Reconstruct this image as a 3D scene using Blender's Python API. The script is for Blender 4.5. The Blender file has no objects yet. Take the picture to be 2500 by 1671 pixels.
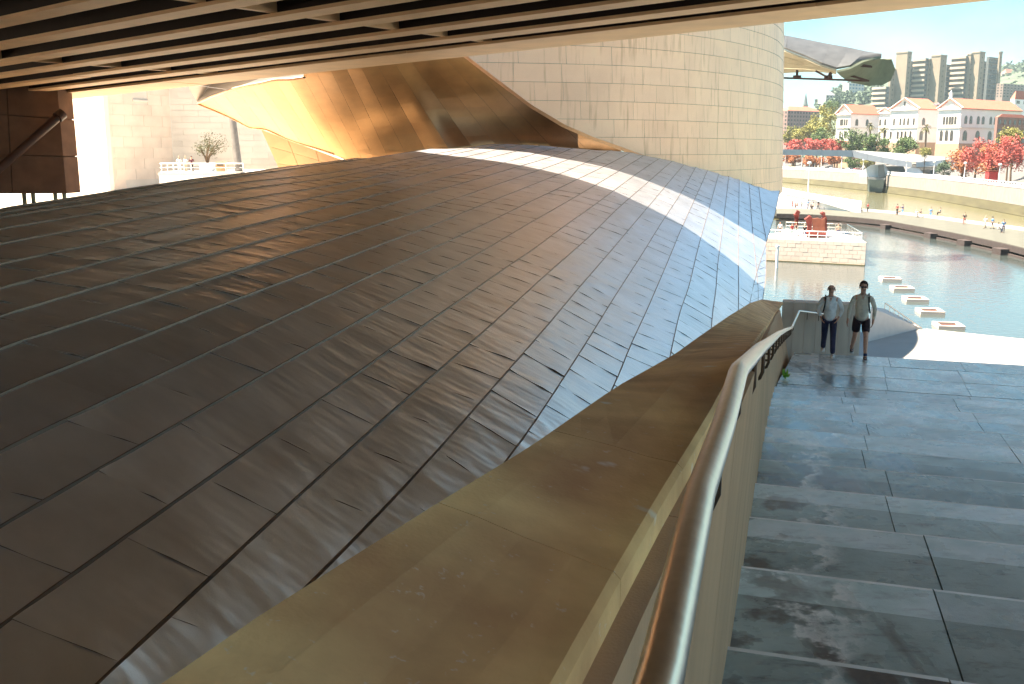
import bpy, bmesh, math, random
import numpy as np
from mathutils import Vector, Matrix

random.seed(7)
R = random.Random(11)
SC = bpy.context.scene
COL = SC.collection

# ------------------------------------------------------------------ camera, sky, sun, exposure
EYE = Vector((0, 0, 14.0))
PITCH = math.radians(11)
FPX, CX, CY = 2400.0, 1250.0, 835.5
cam_d = bpy.data.cameras.new('camera')
cam = bpy.data.objects.new('camera', cam_d)
COL.objects.link(cam)
cam.location = EYE
cam.rotation_euler = (math.radians(90) - PITCH, 0, 0)
cam_d.sensor_width = 36.0
cam_d.lens = FPX / 2500 * 36.0
cam_d.clip_start = 0.05
cam_d.clip_end = 6000
SC.camera = cam

SUN_EL, SUN_AZ = math.radians(64), math.radians(6)        # azimuth: from -x towards +y
SUN = Vector((-math.cos(SUN_EL) * math.cos(SUN_AZ), math.cos(SUN_EL) * math.sin(SUN_AZ), math.sin(SUN_EL)))
sd = bpy.data.lights.new('sun', 'SUN')
sun = bpy.data.objects.new('sun', sd)
COL.objects.link(sun)
sd.energy = 4.4
sd.angle = math.radians(0.5)
sd.color = (1.0, 0.86, 0.70)
sun.rotation_euler = SUN.to_track_quat('Z', 'Y').to_euler()
sun.location = (-40, 20, 60)

W = bpy.data.worlds.new('World')
SC.world = W
W.use_nodes = True
wn, wl = W.node_tree.nodes, W.node_tree.links
wn.clear()
wo = wn.new('ShaderNodeOutputWorld')
bg = wn.new('ShaderNodeBackground')
sky = wn.new('ShaderNodeTexSky')
sky.sky_type = 'NISHITA'
sky.sun_disc = False
sky.sun_elevation = SUN_EL
sky.sun_rotation = math.atan2(SUN.x, SUN.y)
sky.air_density = 1.1
sky.dust_density = 0.5
sky.ozone_density = 1.4
tc = wn.new('ShaderNodeTexCoord')
mp = wn.new('ShaderNodeMapping')
mp.inputs['Scale'].default_value = (1.0, 1.0, 2.6)
cn = wn.new('ShaderNodeTexNoise')
cn.inputs['Scale'].default_value = 3.2
cn.inputs['Detail'].default_value = 9
cn.inputs['Roughness'].default_value = 0.55
cr = wn.new('ShaderNodeValToRGB')
cr.color_ramp.elements[0].position = 0.44
cr.color_ramp.elements[1].position = 0.72
cr.color_ramp.elements[1].color = (0.7, 0.7, 0.7, 1)
mx = wn.new('ShaderNodeMix')
mx.data_type = 'RGBA'
mx.inputs[7].default_value = (8.6, 4.0, 3.5, 1)
wl.new(tc.outputs['Generated'], mp.inputs[0])
wl.new(mp.outputs[0], cn.inputs[0])
wl.new(cn.outputs[0], cr.inputs[0])
wl.new(cr.outputs[0], mx.inputs[0])
wl.new(sky.outputs[0], mx.inputs[6])
tint = wn.new('ShaderNodeMix')
tint.data_type = 'RGBA'
tint.blend_type = 'MULTIPLY'
tint.inputs[0].default_value = 1.0
tint.inputs[7].default_value = (0.33, 0.62, 0.67, 1)
wl.new(mx.outputs[2], tint.inputs[6])
wl.new(tint.outputs[2], bg.inputs[0])
bg.inputs[1].default_value = 0.052
wl.new(bg.outputs[0], wo.inputs[0])

SC.view_settings.view_transform = 'Standard'
SC.view_settings.look = 'None'
SC.view_settings.exposure = 2.8
SC.view_settings.gamma = 1.0
SC.view_settings.use_curve_mapping = False
SC.render.engine = 'CYCLES'
SC.cycles.use_denoising = True
SC.cycles.max_bounces = 10
SC.cycles.diffuse_bounces = 7
SC.cycles.glossy_bounces = 5
SC.cycles.sample_clamp_indirect = 8
SC.cycles.caustics_reflective = False
SC.cycles.caustics_refractive = False

# ------------------------------------------------------------------ measuring helpers
def ray(px, py):
    x = (px - CX) / FPX
    v = (CY - py) / FPX
    return Vector((x, math.cos(PITCH) + v * math.sin(PITCH), -math.sin(PITCH) + v * math.cos(PITCH)))

def at(px, py, d):
    """the point d metres in front of the viewpoint along the sight line of a surveyed mark"""
    return EYE + ray(px, py) * d

def atz(px, py, z):
    r = ray(px, py)
    return EYE + r * ((z - EYE.z) / r.z)

TH = math.radians(17.5)                 # heading of the staircase
AX = Vector((math.sin(TH), math.cos(TH), 0))
BX = Vector((math.cos(TH), -math.sin(TH), 0))

def ab(a, b, z):
    return AX * a + BX * b + Vector((0, 0, z))

# ------------------------------------------------------------------ materials
MATS = {}

def mat(name, col, rough=0.7, metal=0.0, var=0.18, scale=2.0, detail=5, bump=0.0, bscale=30.0, objvar=0.0,
        spec=0.5, stretch=(1, 1, 1), stain=None, stain_col=None, stain_scale=0.6, stain_lo=0.52, stain_hi=0.66, dist=0.02, spots=0.0):
    if name in MATS:
        return MATS[name]
    m = bpy.data.materials.new(name)
    m.use_nodes = True
    n, l = m.node_tree.nodes, m.node_tree.links
    b = n['Principled BSDF']
    b.inputs['Roughness'].default_value = rough
    b.inputs['Metallic'].default_value = metal
    b.inputs['Specular IOR Level'].default_value = spec
    g = n.new('ShaderNodeNewGeometry')
    mp_ = n.new('ShaderNodeMapping')
    mp_.inputs['Scale'].default_value = stretch
    l.new(g.outputs['Position'], mp_.inputs[0])
    nz = n.new('ShaderNodeTexNoise')
    nz.inputs['Scale'].default_value = scale
    nz.inputs['Detail'].default_value = detail
    l.new(mp_.outputs[0], nz.inputs[0])
    mx_ = n.new('ShaderNodeMix')
    mx_.data_type = 'RGBA'
    mr = n.new('ShaderNodeMapRange')
    mr.inputs[1].default_value = 0.3
    mr.inputs[2].default_value = 0.7
    l.new(nz.outputs[0], mr.inputs[0])
    l.new(mr.outputs[0], mx_.inputs[0])
    mx_.inputs[6].default_value = tuple(c * (1 - var) for c in col) + (1,)
    mx_.inputs[7].default_value = tuple(min(1, c * (1 + var)) for c in col) + (1,)
    out = mx_.outputs[2]
    if stain is not None:
        sz = n.new('ShaderNodeTexNoise')
        sz.inputs['Scale'].default_value = stain_scale
        sz.inputs['Detail'].default_value = 7
        sz.inputs['Roughness'].default_value = 0.6
        l.new(mp_.outputs[0], sz.inputs[0])
        sr = n.new('ShaderNodeMapRange')
        sr.inputs[1].default_value = stain_lo
        sr.inputs[2].default_value = stain_hi
        sr.inputs[4].default_value = stain
        l.new(sz.outputs[0], sr.inputs[0])
        sm = n.new('ShaderNodeMix')
        sm.data_type = 'RGBA'
        l.new(sr.outputs[0], sm.inputs[0])
        l.new(out, sm.inputs[6])
        sm.inputs[7].default_value = tuple(stain_col) + (1,)
        out = sm.outputs[2]
    if spots:
        # pale lichen spots and a few dark drips
        for sc_, thr, c_, amt in ((5.5, 0.085, (0.85, 0.80, 0.70), spots), (3.1, 0.07, (0.16, 0.10, 0.06), spots * .9), (22.0, 0.10, (0.8, 0.72, 0.6), spots * .5)):
            vo = n.new('ShaderNodeTexVoronoi')
            vo.inputs['Scale'].default_value = sc_
            wn2 = n.new('ShaderNodeTexNoise')
            wn2.inputs['Scale'].default_value = sc_ * 3
            l.new(mp_.outputs[0], wn2.inputs[0])
            va = n.new('ShaderNodeMix')
            va.data_type = 'VECTOR'
            va.inputs[0].default_value = 0.06
            l.new(mp_.outputs[0], va.inputs[4])
            l.new(wn2.outputs[1], va.inputs[5])
            l.new(va.outputs[1], vo.inputs[0])
            r2 = n.new('ShaderNodeMapRange')
            r2.inputs[1].default_value = thr * 0.55
            r2.inputs[2].default_value = thr * 1.6
            r2.inputs[3].default_value = amt
            r2.inputs[4].default_value = 0.0
            l.new(vo.outputs['Distance'], r2.inputs[0])
            m2 = n.new('ShaderNodeMix')
            m2.data_type = 'RGBA'
            l.new(r2.outputs[0], m2.inputs[0])
            l.new(out, m2.inputs[6])
            m2.inputs[7].default_value = c_ + (1,)
            out = m2.outputs[2]
    if objvar:
        oi = n.new('ShaderNodeObjectInfo')
        hv = n.new('ShaderNodeMapRange')
        hv.inputs[3].default_value = 1 - objvar
        hv.inputs[4].default_value = 1 + objvar
        l.new(oi.outputs['Random'], hv.inputs[0])
        hs = n.new('ShaderNodeHueSaturation')
        l.new(hv.outputs[0], hs.inputs['Value'])
        l.new(out, hs.inputs['Color'])
        out = hs.outputs[0]
    l.new(out, b.inputs['Base Color'])
    if bump:
        bn = n.new('ShaderNodeTexNoise')
        bn.inputs['Scale'].default_value = bscale
        bn.inputs['Detail'].default_value = 4
        l.new(mp_.outputs[0], bn.inputs[0])
        bp = n.new('ShaderNodeBump')
        bp.inputs['Strength'].default_value = bump
        bp.inputs['Distance'].default_value = dist
        l.new(bn.outputs[0], bp.inputs['Height'])
        l.new(bp.outputs[0], b.inputs['Normal'])
    MATS[name] = m
    return m

def titanium(name, col, rough=0.42, var=0.12, objvar=0.10, ripple=0.35, metal=1.0, wscale=0.9, warm=None, streak=0.0, crease=(1, 1, 1), crease_rot=0):
    """thin titanium sheet: metal, blurred reflection, weathering blotches, buckled sheet"""
    m = bpy.data.materials.new(name)
    m.use_nodes = True
    n, l = m.node_tree.nodes, m.node_tree.links
    b = n['Principled BSDF']
    b.inputs['Metallic'].default_value = metal
    g = n.new('ShaderNodeNewGeometry')
    oi = n.new('ShaderNodeObjectInfo')
    nz = n.new('ShaderNodeTexNoise')
    nz.inputs['Scale'].default_value = wscale
    nz.inputs['Detail'].default_value = 8
    nz.inputs['Roughness'].default_value = 0.62
    l.new(g.outputs['Position'], nz.inputs[0])
    mr = n.new('ShaderNodeMapRange')
    mr.inputs[1].default_value = 0.32
    mr.inputs[2].default_value = 0.68
    l.new(nz.outputs[0], mr.inputs[0])
    mx_ = n.new('ShaderNodeMix')
    mx_.data_type = 'RGBA'
    l.new(mr.outputs[0], mx_.inputs[0])
    mx_.inputs[6].default_value = tuple(c * (1 - var) for c in col) + (1,)
    w2 = warm or tuple(min(1, c * (1 + var)) for c in col)
    mx_.inputs[7].default_value = tuple(w2) + (1,)
    out = mx_.outputs[2]
    if streak:
        sp = n.new('ShaderNodeMapping')
        sp.inputs['Scale'].default_value = (5.0, 5.0, 0.45)
        l.new(g.outputs['Position'], sp.inputs[0])
        s1 = n.new('ShaderNodeTexNoise')
        s1.inputs['Scale'].default_value = 1.0
        s1.inputs['Detail'].default_value = 4
        l.new(sp.outputs[0], s1.inputs[0])
        s2 = n.new('ShaderNodeMapRange')
        s2.inputs[1].default_value = 0.55
        s2.inputs[2].default_value = 0.72
        s2.inputs[4].default_value = streak
        l.new(s1.outputs[0], s2.inputs[0])
        s3 = n.new('ShaderNodeMix')
        s3.data_type = 'RGBA'
        l.new(s2.outputs[0], s3.inputs[0])
        l.new(out, s3.inputs[6])
        s3.inputs[7].default_value = (col[0] * .5, col[1] * .42, col[2] * .34, 1)
        out = s3.outputs[2]
    hv = n.new('ShaderNodeMapRange')
    hv.inputs[3].default_value = 1 - objvar
    hv.inputs[4].default_value = 1 + objvar
    l.new(oi.outputs['Random'], hv.inputs[0])
    hs = n.new('ShaderNodeHueSaturation')
    l.new(hv.outputs[0], hs.inputs['Value'])
    l.new(out, hs.inputs['Color'])
    l.new(hs.outputs[0], b.inputs['Base Color'])
    rn = n.new('ShaderNodeMapRange')
    rn.inputs[3].default_value = rough - 0.06
    rn.inputs[4].default_value = rough + 0.08
    l.new(nz.outputs[0], rn.inputs[0])
    l.new(rn.outputs[0], b.inputs['Roughness'])
    b1 = n.new('ShaderNodeTexNoise')
    b1.inputs['Scale'].default_value = 1.7
    b1.inputs['Detail'].default_value = 2
    bm_ = n.new('ShaderNodeMapping')
    bm_.inputs['Rotation'].default_value = (0, 0, math.radians(crease_rot))
    bm_.inputs['Scale'].default_value = crease
    l.new(g.outputs['Position'], bm_.inputs[0])
    l.new(bm_.outputs[0], b1.inputs[0])
    bp = n.new('ShaderNodeBump')
    bp.inputs['Strength'].default_value = ripple
    bp.inputs['Distance'].default_value = 0.05
    l.new(b1.outputs[0], bp.inputs['Height'])
    b2 = n.new('ShaderNodeTexNoise')
    b2.inputs['Scale'].default_value = 60
    b2.inputs['Detail'].default_value = 3
    l.new(g.outputs['Position'], b2.inputs[0])
    bp2 = n.new('ShaderNodeBump')
    bp2.inputs['Strength'].default_value = 0.12
    bp2.inputs['Distance'].default_value = 0.004
    l.new(b2.outputs[0], bp2.inputs['Height'])
    l.new(bp.outputs[0], bp2.inputs['Normal'])
    l.new(bp2.outputs[0], b.inputs['Normal'])
    return m

def water_mat(name, col, rough, wave, wscale, stretch=(1, 1, 1)):
    m = bpy.data.materials.new(name)
    m.use_nodes = True
    n, l = m.node_tree.nodes, m.node_tree.links
    b = n['Principled BSDF']
    b.inputs['Base Color'].default_value = tuple(col) + (1,)
    b.inputs['Roughness'].default_value = rough
    b.inputs['IOR'].default_value = 1.33
    g = n.new('ShaderNodeNewGeometry')
    mp_ = n.new('ShaderNodeMapping')
    mp_.inputs['Scale'].default_value = stretch
    l.new(g.outputs['Position'], mp_.inputs[0])
    t = n.new('ShaderNodeTexNoise')
    t.inputs['Scale'].default_value = wscale
    t.inputs['Detail'].default_value = 3
    l.new(mp_.outputs[0], t.inputs[0])
    bp = n.new('ShaderNodeBump')
    bp.inputs['Strength'].default_value = wave
    bp.inputs['Distance'].default_value = 0.3
    l.new(t.outputs[0], bp.inputs['Height'])
    l.new(bp.outputs[0], b.inputs['Normal'])
    return m

M_HULL = titanium('titanium_grey', (0.74, 0.75, 0.77), rough=0.34, objvar=0.05, ripple=0.70, metal=0.9, crease=(0.45, 1.5, 1.0), crease_rot=22)
M_TALL = titanium('titanium_pale', (0.99, 0.62, 0.40), rough=0.48, var=0.07, objvar=0.03, ripple=0.2, metal=0.75, wscale=0.5, streak=0.45)
M_SCOOP = titanium('titanium_bronze', (0.60, 0.36, 0.18), rough=0.47, var=0.10, objvar=0.03, ripple=0.22)
M_LIP = titanium('titanium_cool', (0.26, 0.235, 0.22), rough=0.45, objvar=0.05)
M_CANOPY = titanium('titanium_canopy', (0.12, 0.125, 0.125), rough=0.5, objvar=0.05, metal=0.7)
M_SEAM = mat('seam_metal', (0.26, 0.20, 0.16), rough=0.5, metal=0.6, var=0.1)
M_GAP = mat('roof_underlay', (0.03, 0.025, 0.022), rough=0.9)
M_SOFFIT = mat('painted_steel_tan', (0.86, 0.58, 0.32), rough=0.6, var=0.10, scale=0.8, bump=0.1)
M_SOFFIT_DK = mat('shaded_steel', (0.022, 0.011, 0.009), rough=0.85, var=0.2)  # near-black: shade between the beams put into the web and deck colour
M_LIPDK = mat('rusty_flange', (0.07, 0.03, 0.02), rough=0.8)
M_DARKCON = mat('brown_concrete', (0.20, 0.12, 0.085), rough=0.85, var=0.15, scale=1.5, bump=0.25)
M_PIPE = mat('dark_pipe', (0.06, 0.03, 0.025), rough=0.5)
M_CAP = mat('parapet_concrete', (0.93, 0.49, 0.215), rough=0.75, var=0.36, scale=3.5, detail=12, bump=0.25, bscale=110, dist=0.004,
            stain=0.5, stain_col=(0.44, 0.21, 0.09), stain_scale=2.2, stain_lo=0.44, stain_hi=0.70, spots=0.8)
M_WALLF = mat('wall_stone', (0.52, 0.32, 0.18), rough=0.75, var=0.14, scale=1.2, bump=0.2, bscale=40, dist=0.01, stretch=(4, 4, .5), objvar=0.05)
M_STEEL = mat('brushed_steel', (0.62, 0.58, 0.52), rough=0.30, metal=1.0, var=0.06, scale=40, bump=0.05)
M_BRACKET = mat('bracket_steel', (0.12, 0.075, 0.05), rough=0.4, metal=0.8)
M_LIME = mat('limestone', (0.58, 0.49, 0.415), rough=0.85, var=0.08, scale=0.5, objvar=0.05, bump=0.1)
M_LIMEG = mat('limestone_grey', (0.52, 0.48, 0.43), rough=0.85, var=0.07, scale=0.5, objvar=0.05, bump=0.1)
M_ORANGE = mat('ochre_stone', (0.62, 0.38, 0.2), rough=0.8, var=0.1, scale=0.4, objvar=0.05)
M_WHITE = mat('white_paint', (0.80, 0.80, 0.79), rough=0.5, var=0.03)
M_WHITESTONE = mat('white_stone', (0.50, 0.47, 0.43), rough=0.8, var=0.06)
M_GLASS = mat('window_glass', (0.05, 0.055, 0.06), rough=0.25, var=0.2, spec=0.2)
M_BARK = mat('bark', (0.13, 0.085, 0.05), rough=0.9, bump=0.3)
M_GROUND = mat('bank_paving', (0.10, 0.095, 0.088), rough=0.9, var=0.1, scale=0.3)
M_PLAZA = mat('plaza_paving', (0.70, 0.60, 0.46), rough=0.9, var=0.08, scale=0.4)
M_PROM = mat('promenade_paving', (0.27, 0.255, 0.235), rough=0.85, var=0.06, scale=0.6)
M_TEAL = mat('algae_stone', (0.055, 0.075, 0.06), rough=0.8, var=0.2)
M_TIDE = mat('tidal_mud', (0.085, 0.075, 0.035), rough=0.9, var=0.25, scale=0.4, stretch=(.3, .3, 2))
M_BED = mat('river_bed', (0.10, 0.10, 0.07), rough=0.9)
M_RUST = mat('rusted_iron', (0.16, 0.025, 0.016), rough=0.8, var=0.3, scale=1.0, bump=0.4)
M_RUSTO = mat('rusted_iron_orange', (0.20, 0.06, 0.03), rough=0.8, var=0.25, scale=1.0, bump=0.3)
M_BLACK = mat('dark_matter', (0.015, 0.013, 0.013), rough=0.6)

# stairs stone: worn slab with damp patches and a lime streak beside the wall
def stair_mat(nm, tone):
    m = bpy.data.materials.new(nm)
    m.use_nodes = True
    n, l = m.node_tree.nodes, m.node_tree.links
    b = n['Principled BSDF']
    g = n.new('ShaderNodeNewGeometry')
    oi = n.new('ShaderNodeObjectInfo')
    def noise(scale, detail, rough=0.55, st=None, vec=None):
        t = n.new('ShaderNodeTexNoise')
        t.inputs['Scale'].default_value = scale
        t.inputs['Detail'].default_value = detail
        t.inputs['Roughness'].default_value = rough
        src = vec or g.outputs['Position']
        if st:
            q = n.new('ShaderNodeMapping')
            q.inputs['Rotation'].default_value = (0, 0, TH)
            q.inputs['Scale'].default_value = st
            l.new(src, q.inputs[0])
            src = q.outputs[0]
        l.new(src, t.inputs[0])
        return t.outputs[0]
    def rng(v, a, c, lo=0.0, hi=1.0):
        r = n.new('ShaderNodeMapRange')
        for i, x in ((1, a), (2, c), (3, lo), (4, hi)):
            r.inputs[i].default_value = x
        l.new(v, r.inputs[0])
        return r.outputs[0]
    def mixc(f, a, c):
        x = n.new('ShaderNodeMix')
        x.data_type = 'RGBA'
        l.new(f, x.inputs[0])
        for i, q in ((6, a), (7, c)):
            if isinstance(q, tuple):
                x.inputs[i].default_value = q + (1,)
            else:
                l.new(q, x.inputs[i])
        return x.outputs[2]
    def math_(op, a, c=None, v=None):
        x = n.new('ShaderNodeMath')
        x.operation = op
        l.new(a, x.inputs[0])
        if c is not None:
            l.new(c, x.inputs[1])
        if v is not None:
            x.inputs[1].default_value = v
        return x.outputs[0]
    base = mixc(rng(noise(1.6, 9, 0.65), 0.32, 0.68), tuple(min(.85, tone * c) for c in (0.34, 0.42, 0.40)), tuple(min(.88, tone * c) for c in (0.60, 0.71, 0.67)))
    vein = rng(noise(3.2, 10, 0.72, (1.0, 2.6, 1)), 0.52, 0.66)
    base = mixc(math_('MULTIPLY', vein, v=0.8 if tone < 1.1 else 0.38), base, (0.13, 0.12, 0.12))
    # damp runs that follow the flight downhill
    damp = rng(noise(0.9, 5, 0.55, (1.7, 0.35, 1)), 0.56, 0.62)
    # coordinate across the flight
    dt = n.new('ShaderNodeVectorMath')
    dt.operation = 'DOT_PRODUCT'
    l.new(g.outputs['Position'], dt.inputs[0])
    dt.inputs[1].default_value = BX
    wob = noise(1.5, 5, 0.6)
    bb = math_('ADD', dt.outputs['Value'], math_('MULTIPLY', rng(wob, 0, 1, -0.8, 0.8), v=1.0))
    near = rng(bb, -0.05, 0.12, 1.0, 0.0)
    l1 = math_('MULTIPLY', near, rng(noise(4.0, 6, 0.65), 0.42, 0.5))
    lime = math_('MULTIPLY', math_('MULTIPLY', rng(bb, 0.0, 0.05), rng(bb, 0.10, 0.2, 1.0, 0.0)), rng(noise(6, 6, 0.7), 0.4, 0.55))
    damp = math_('MAXIMUM', damp, math_('MULTIPLY', near, rng(noise(2.2, 6), 0.40, 0.47, 1.0, 0.0)))
    base = mixc(math_('MULTIPLY', damp, v=0.8 if tone < 1.1 else 0.5), base, (0.10, 0.08, 0.08))
    base = mixc(math_('MULTIPLY', lime, v=0.85), base, (0.86, 0.84, 0.80))
    hv = n.new('ShaderNodeHueSaturation')
    l.new(rng(oi.outputs['Random'], 0, 1, 0.66, 1.22), hv.inputs['Value'])
    l.new(base, hv.inputs['Color'])
    l.new(hv.outputs[0], b.inputs['Base Color'])
    rr = rng(noise(2.5, 6), 0.3, 0.7, 0.22, 0.36)
    rr = math_('SUBTRACT', rr, math_('MULTIPLY', damp, v=0.12))
    l.new(rr, b.inputs['Roughness'])
    b.inputs['Specular IOR Level'].default_value = 0.7
    bp = n.new('ShaderNodeBump')
    bp.inputs['Strength'].default_value = 0.22
    bp.inputs['Distance'].default_value = 0.012
    l.new(noise(9, 9, 0.7), bp.inputs['Height'])
    l.new(bp.outputs[0], b.inputs['Normal'])
    return m
M_STAIR = stair_mat('stair_stone', 0.78)
M_STAIR_L = stair_mat('stair_stone_pale', 1.4)
M_STAIR_D = stair_mat('stair_stone_damp_shade', 0.46)  # wet treads, and near treads with the bridge shade painted in
M_STAIR_X = stair_mat('stair_stone_lit_front', 1.6)  # palest tone, the lighter tread fronts painted as if lit
M_NOSE = mat('worn_edge_highlight', (0.84, 0.82, 0.78), rough=0.5, var=0.3, scale=3, detail=8)  # worn nosing, with the light it catches painted as a pale line
M_POND = water_mat('pond_surface', (0.05, 0.062, 0.058), 0.07, 0.09, 1.6)
M_RIVER = water_mat('river_surface', (0.10, 0.095, 0.05), 0.14, 0.12, 0.5, (.5, 1, 1))
M_RIVER.node_tree.nodes['Principled BSDF'].inputs['Specular IOR Level'].default_value = 0.22

# ------------------------------------------------------------------ mesh helpers
class MB:
    def __init__(self):
        self.v, self.f, self.mi, self.cur, self.sm = [], [], [], 0, []
        self.smooth = False

    def add(self, vs, fs):
        o = len(self.v)
        self.v += [tuple(x) for x in vs]
        for f in fs:
            self.f.append(tuple(o + i for i in f))
            self.mi.append(self.cur)
            self.sm.append(self.smooth)
        return o

    def obox(self, c, u, v, w):
        """box about c with half axes u, v, w"""
        c, u, v, w = Vector(c), Vector(u), Vector(v), Vector(w)
        if u.cross(v).dot(w) < 0:
            u = -u
        p = [c + a * u + b_ * v + d * w for d in (-1, 1) for b_ in (-1, 1) for a in (-1, 1)]
        self.add(p, [(0, 2, 3, 1), (4, 5, 7, 6), (0, 1, 5, 4), (2, 6, 7, 3), (0, 4, 6, 2), (1, 3, 7, 5)])

    def box(self, x0, x1, y0, y1, z0, z1):
        self.obox(((x0 + x1) / 2, (y0 + y1) / 2, (z0 + z1) / 2), ((x1 - x0) / 2, 0, 0), (0, (y1 - y0) / 2, 0), (0, 0, (z1 - z0) / 2))

    def bar(self, a, b_, w, h, up=(0, 0, 1)):
        a, b_ = Vector(a), Vector(b_)
        d = (b_ - a)
        u = d.cross(Vector(up))
        if u.length < 1e-6:
            u = d.cross(Vector((0, 1, 0)))
        u.normalize()
        k = u.cross(d).normalized()
        self.obox((a + b_) / 2, d / 2, u * w / 2, k * h / 2)

    def prism(self, poly, ext):
        """polygon (3D points) pushed along ext"""
        poly = [Vector(p) for p in poly]
        ext = Vector(ext)
        n_ = Vector((0, 0, 0))
        for i in range(len(poly)):
            n_ += poly[i].cross(poly[(i + 1) % len(poly)])
        if n_.dot(ext) > 0:
            poly = poly[::-1]
        k = len(poly)
        o = self.add(poly + [p + ext for p in poly], [])
        fs = [tuple(range(k)), tuple(range(2 * k - 1, k - 1, -1))]
        for i in range(k):
            j = (i + 1) % k
            fs.append((j, i, i + k, j + k))
        for f in fs:
            self.f.append(tuple(o + i for i in f))
            self.mi.append(self.cur)
            self.sm.append(False)

    def tube(self, pts, r, n_=8, cap=True):
        pts = [Vector(p) for p in pts]
        rs = r if isinstance(r, (list, tuple)) else [r] * len(pts)
        sm = self.smooth
        self.smooth = True
        rings = []
        prev = None
        for i, p in enumerate(pts):
            d = (pts[min(i + 1, len(pts) - 1)] - pts[max(i - 1, 0)]).normalized()
            u = prev - d * prev.dot(d) if prev else d.cross(Vector((0, 0, 1)))
            if u.length < 1e-4:
                u = d.cross(Vector((0, 1, 0)))
            u.normalize()
            prev = u
            w = d.cross(u)
            rings.append([p + (u * math.cos(2 * math.pi * k / n_) + w * math.sin(2 * math.pi * k / n_)) * rs[i] for k in range(n_)])
        vs = [q for rg in rings for q in rg]
        fs = []
        for i in range(len(pts) - 1):
            for k in range(n_):
                j = (k + 1) % n_
                fs.append((i * n_ + k, i * n_ + j, (i + 1) * n_ + j, (i + 1) * n_ + k))
        self.add(vs, fs)
        self.smooth = sm
        if cap:
            m_ = len(rings)
            self.add(rings[0], [tuple(range(n_))[::-1]])
            self.add(rings[-1], [tuple(range(n_))])

    def sheet(self, rows, t=0.0, smooth=True):
        """grid of points; t = thickness pushed to the back along the vertex normals"""
        m_, k = len(rows), len(rows[0])
        V = [[Vector(p) for p in r] for r in rows]
        sm = self.smooth
        self.smooth = smooth
        fs = [(i * k + j, i * k + j + 1, (i + 1) * k + j + 1, (i + 1) * k + j) for i in range(m_ - 1) for j in range(k - 1)]
        flat = [p for r in V for p in r]
        self.add(flat, fs)
        if t:
            N = []
            for i in range(m_):
                for j in range(k):
                    a = V[min(i + 1, m_ - 1)][j] - V[max(i - 1, 0)][j]
                    b_ = V[i][min(j + 1, k - 1)] - V[i][max(j - 1, 0)]
                    q = b_.cross(a)
                    N.append(q.normalized() if q.length > 1e-9 else Vector((0, 0, 1)))
            back = [p - q * t for p, q in zip(flat, N)]
            self.add(back, [f[::-1] for f in fs])
            self.smooth = False
            edge = [(0, j) for j in range(k)] + [(i, k - 1) for i in range(1, m_)] + [(m_ - 1, j) for j in range(k - 2, -1, -1)] + [(i, 0) for i in range(m_ - 2, 0, -1)]
            e_ = [i * k + j for i, j in edge]
            q = len(e_)
            self.add([flat[i] for i in e_] + [back[i] for i in e_], [(i, i + q, (i + 1) % q + q, (i + 1) % q) for i in range(q)])
        self.smooth = sm

    def build(self, name, mats, parent=None, kind=None, label=None):
        me = bpy.data.meshes.new(name)
        off = WL[parent.name] if parent is not None else Vector((0, 0, 0))
        vs = [(x - off.x, y - off.y, z - off.z) for x, y, z in self.v] if parent is not None else self.v
        me.from_pydata(vs, [], self.f)
        for m in (mats if isinstance(mats, (list, tuple)) else [mats]):
            me.materials.append(m)
        if self.f:
            me.polygons.foreach_set('material_index', self.mi)
            me.polygons.foreach_set('use_smooth', self.sm)
        me.update()
        o = bpy.data.objects.new(name, me)
        COL.objects.link(o)
        if parent is not None:
            o.parent = parent
            WL[o.name] = off
        else:
            WL[o.name] = Vector((0, 0, 0))
        if kind:
            o['kind'] = kind
        if label:
            o['label'] = label
        return o

WL = {}

def thing(name, label, cat, loc=(0, 0, 0), group=None):
    o = bpy.data.objects.new(name, None)
    o.empty_display_size = 0.3
    COL.objects.link(o)
    o.location = loc
    o['label'] = label
    o['category'] = cat
    if group:
        o['group'] = group
    WL[o.name] = Vector(loc)
    return o

def tag(o, label, cat, group=None):
    o['label'] = label
    o['category'] = cat
    if group:
        o['group'] = group
    return o

def dup(root, loc, rotz=0.0, label=None, group=None, mats=None):
    """a copy of a thing with copies of its parts and sub-parts"""
    r = root.copy()
    COL.objects.link(r)
    r.location = loc
    r.rotation_euler = (0, 0, rotz)
    if label:
        r['label'] = label
    if group:
        r['group'] = group
    for ch in root.children:
        c = ch.copy()
        COL.objects.link(c)
        c.parent = r
        if mats and ch.name.split('.')[0] in mats:
            c.material_slots[0].link = 'OBJECT'
            c.material_slots[0].material = mats[ch.name.split('.')[0]]
        for g in ch.children:
            d = g.copy()
            COL.objects.link(d)
            d.parent = c
    return r

def lerp(a, b_, t):
    return a + (b_ - a) * t

# ================================================================== THE LARGE STRUCTURE
# ------------------------------------------------------------------ grounds and water
def flat(name, poly, z, m, thick=0.0):
    mb = MB()
    if thick:
        mb.prism([(x, y, z) for x, y in poly], (0, 0, -thick))
    else:
        mb.add([(x, y, z) for x, y in poly], [tuple(range(len(poly)))])
    o = mb.build(name, m)
    o['kind'] = 'structure'
    return o

def xy(px, py, z):
    p = atz(px, py, z)
    return (p.x, p.y)

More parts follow.
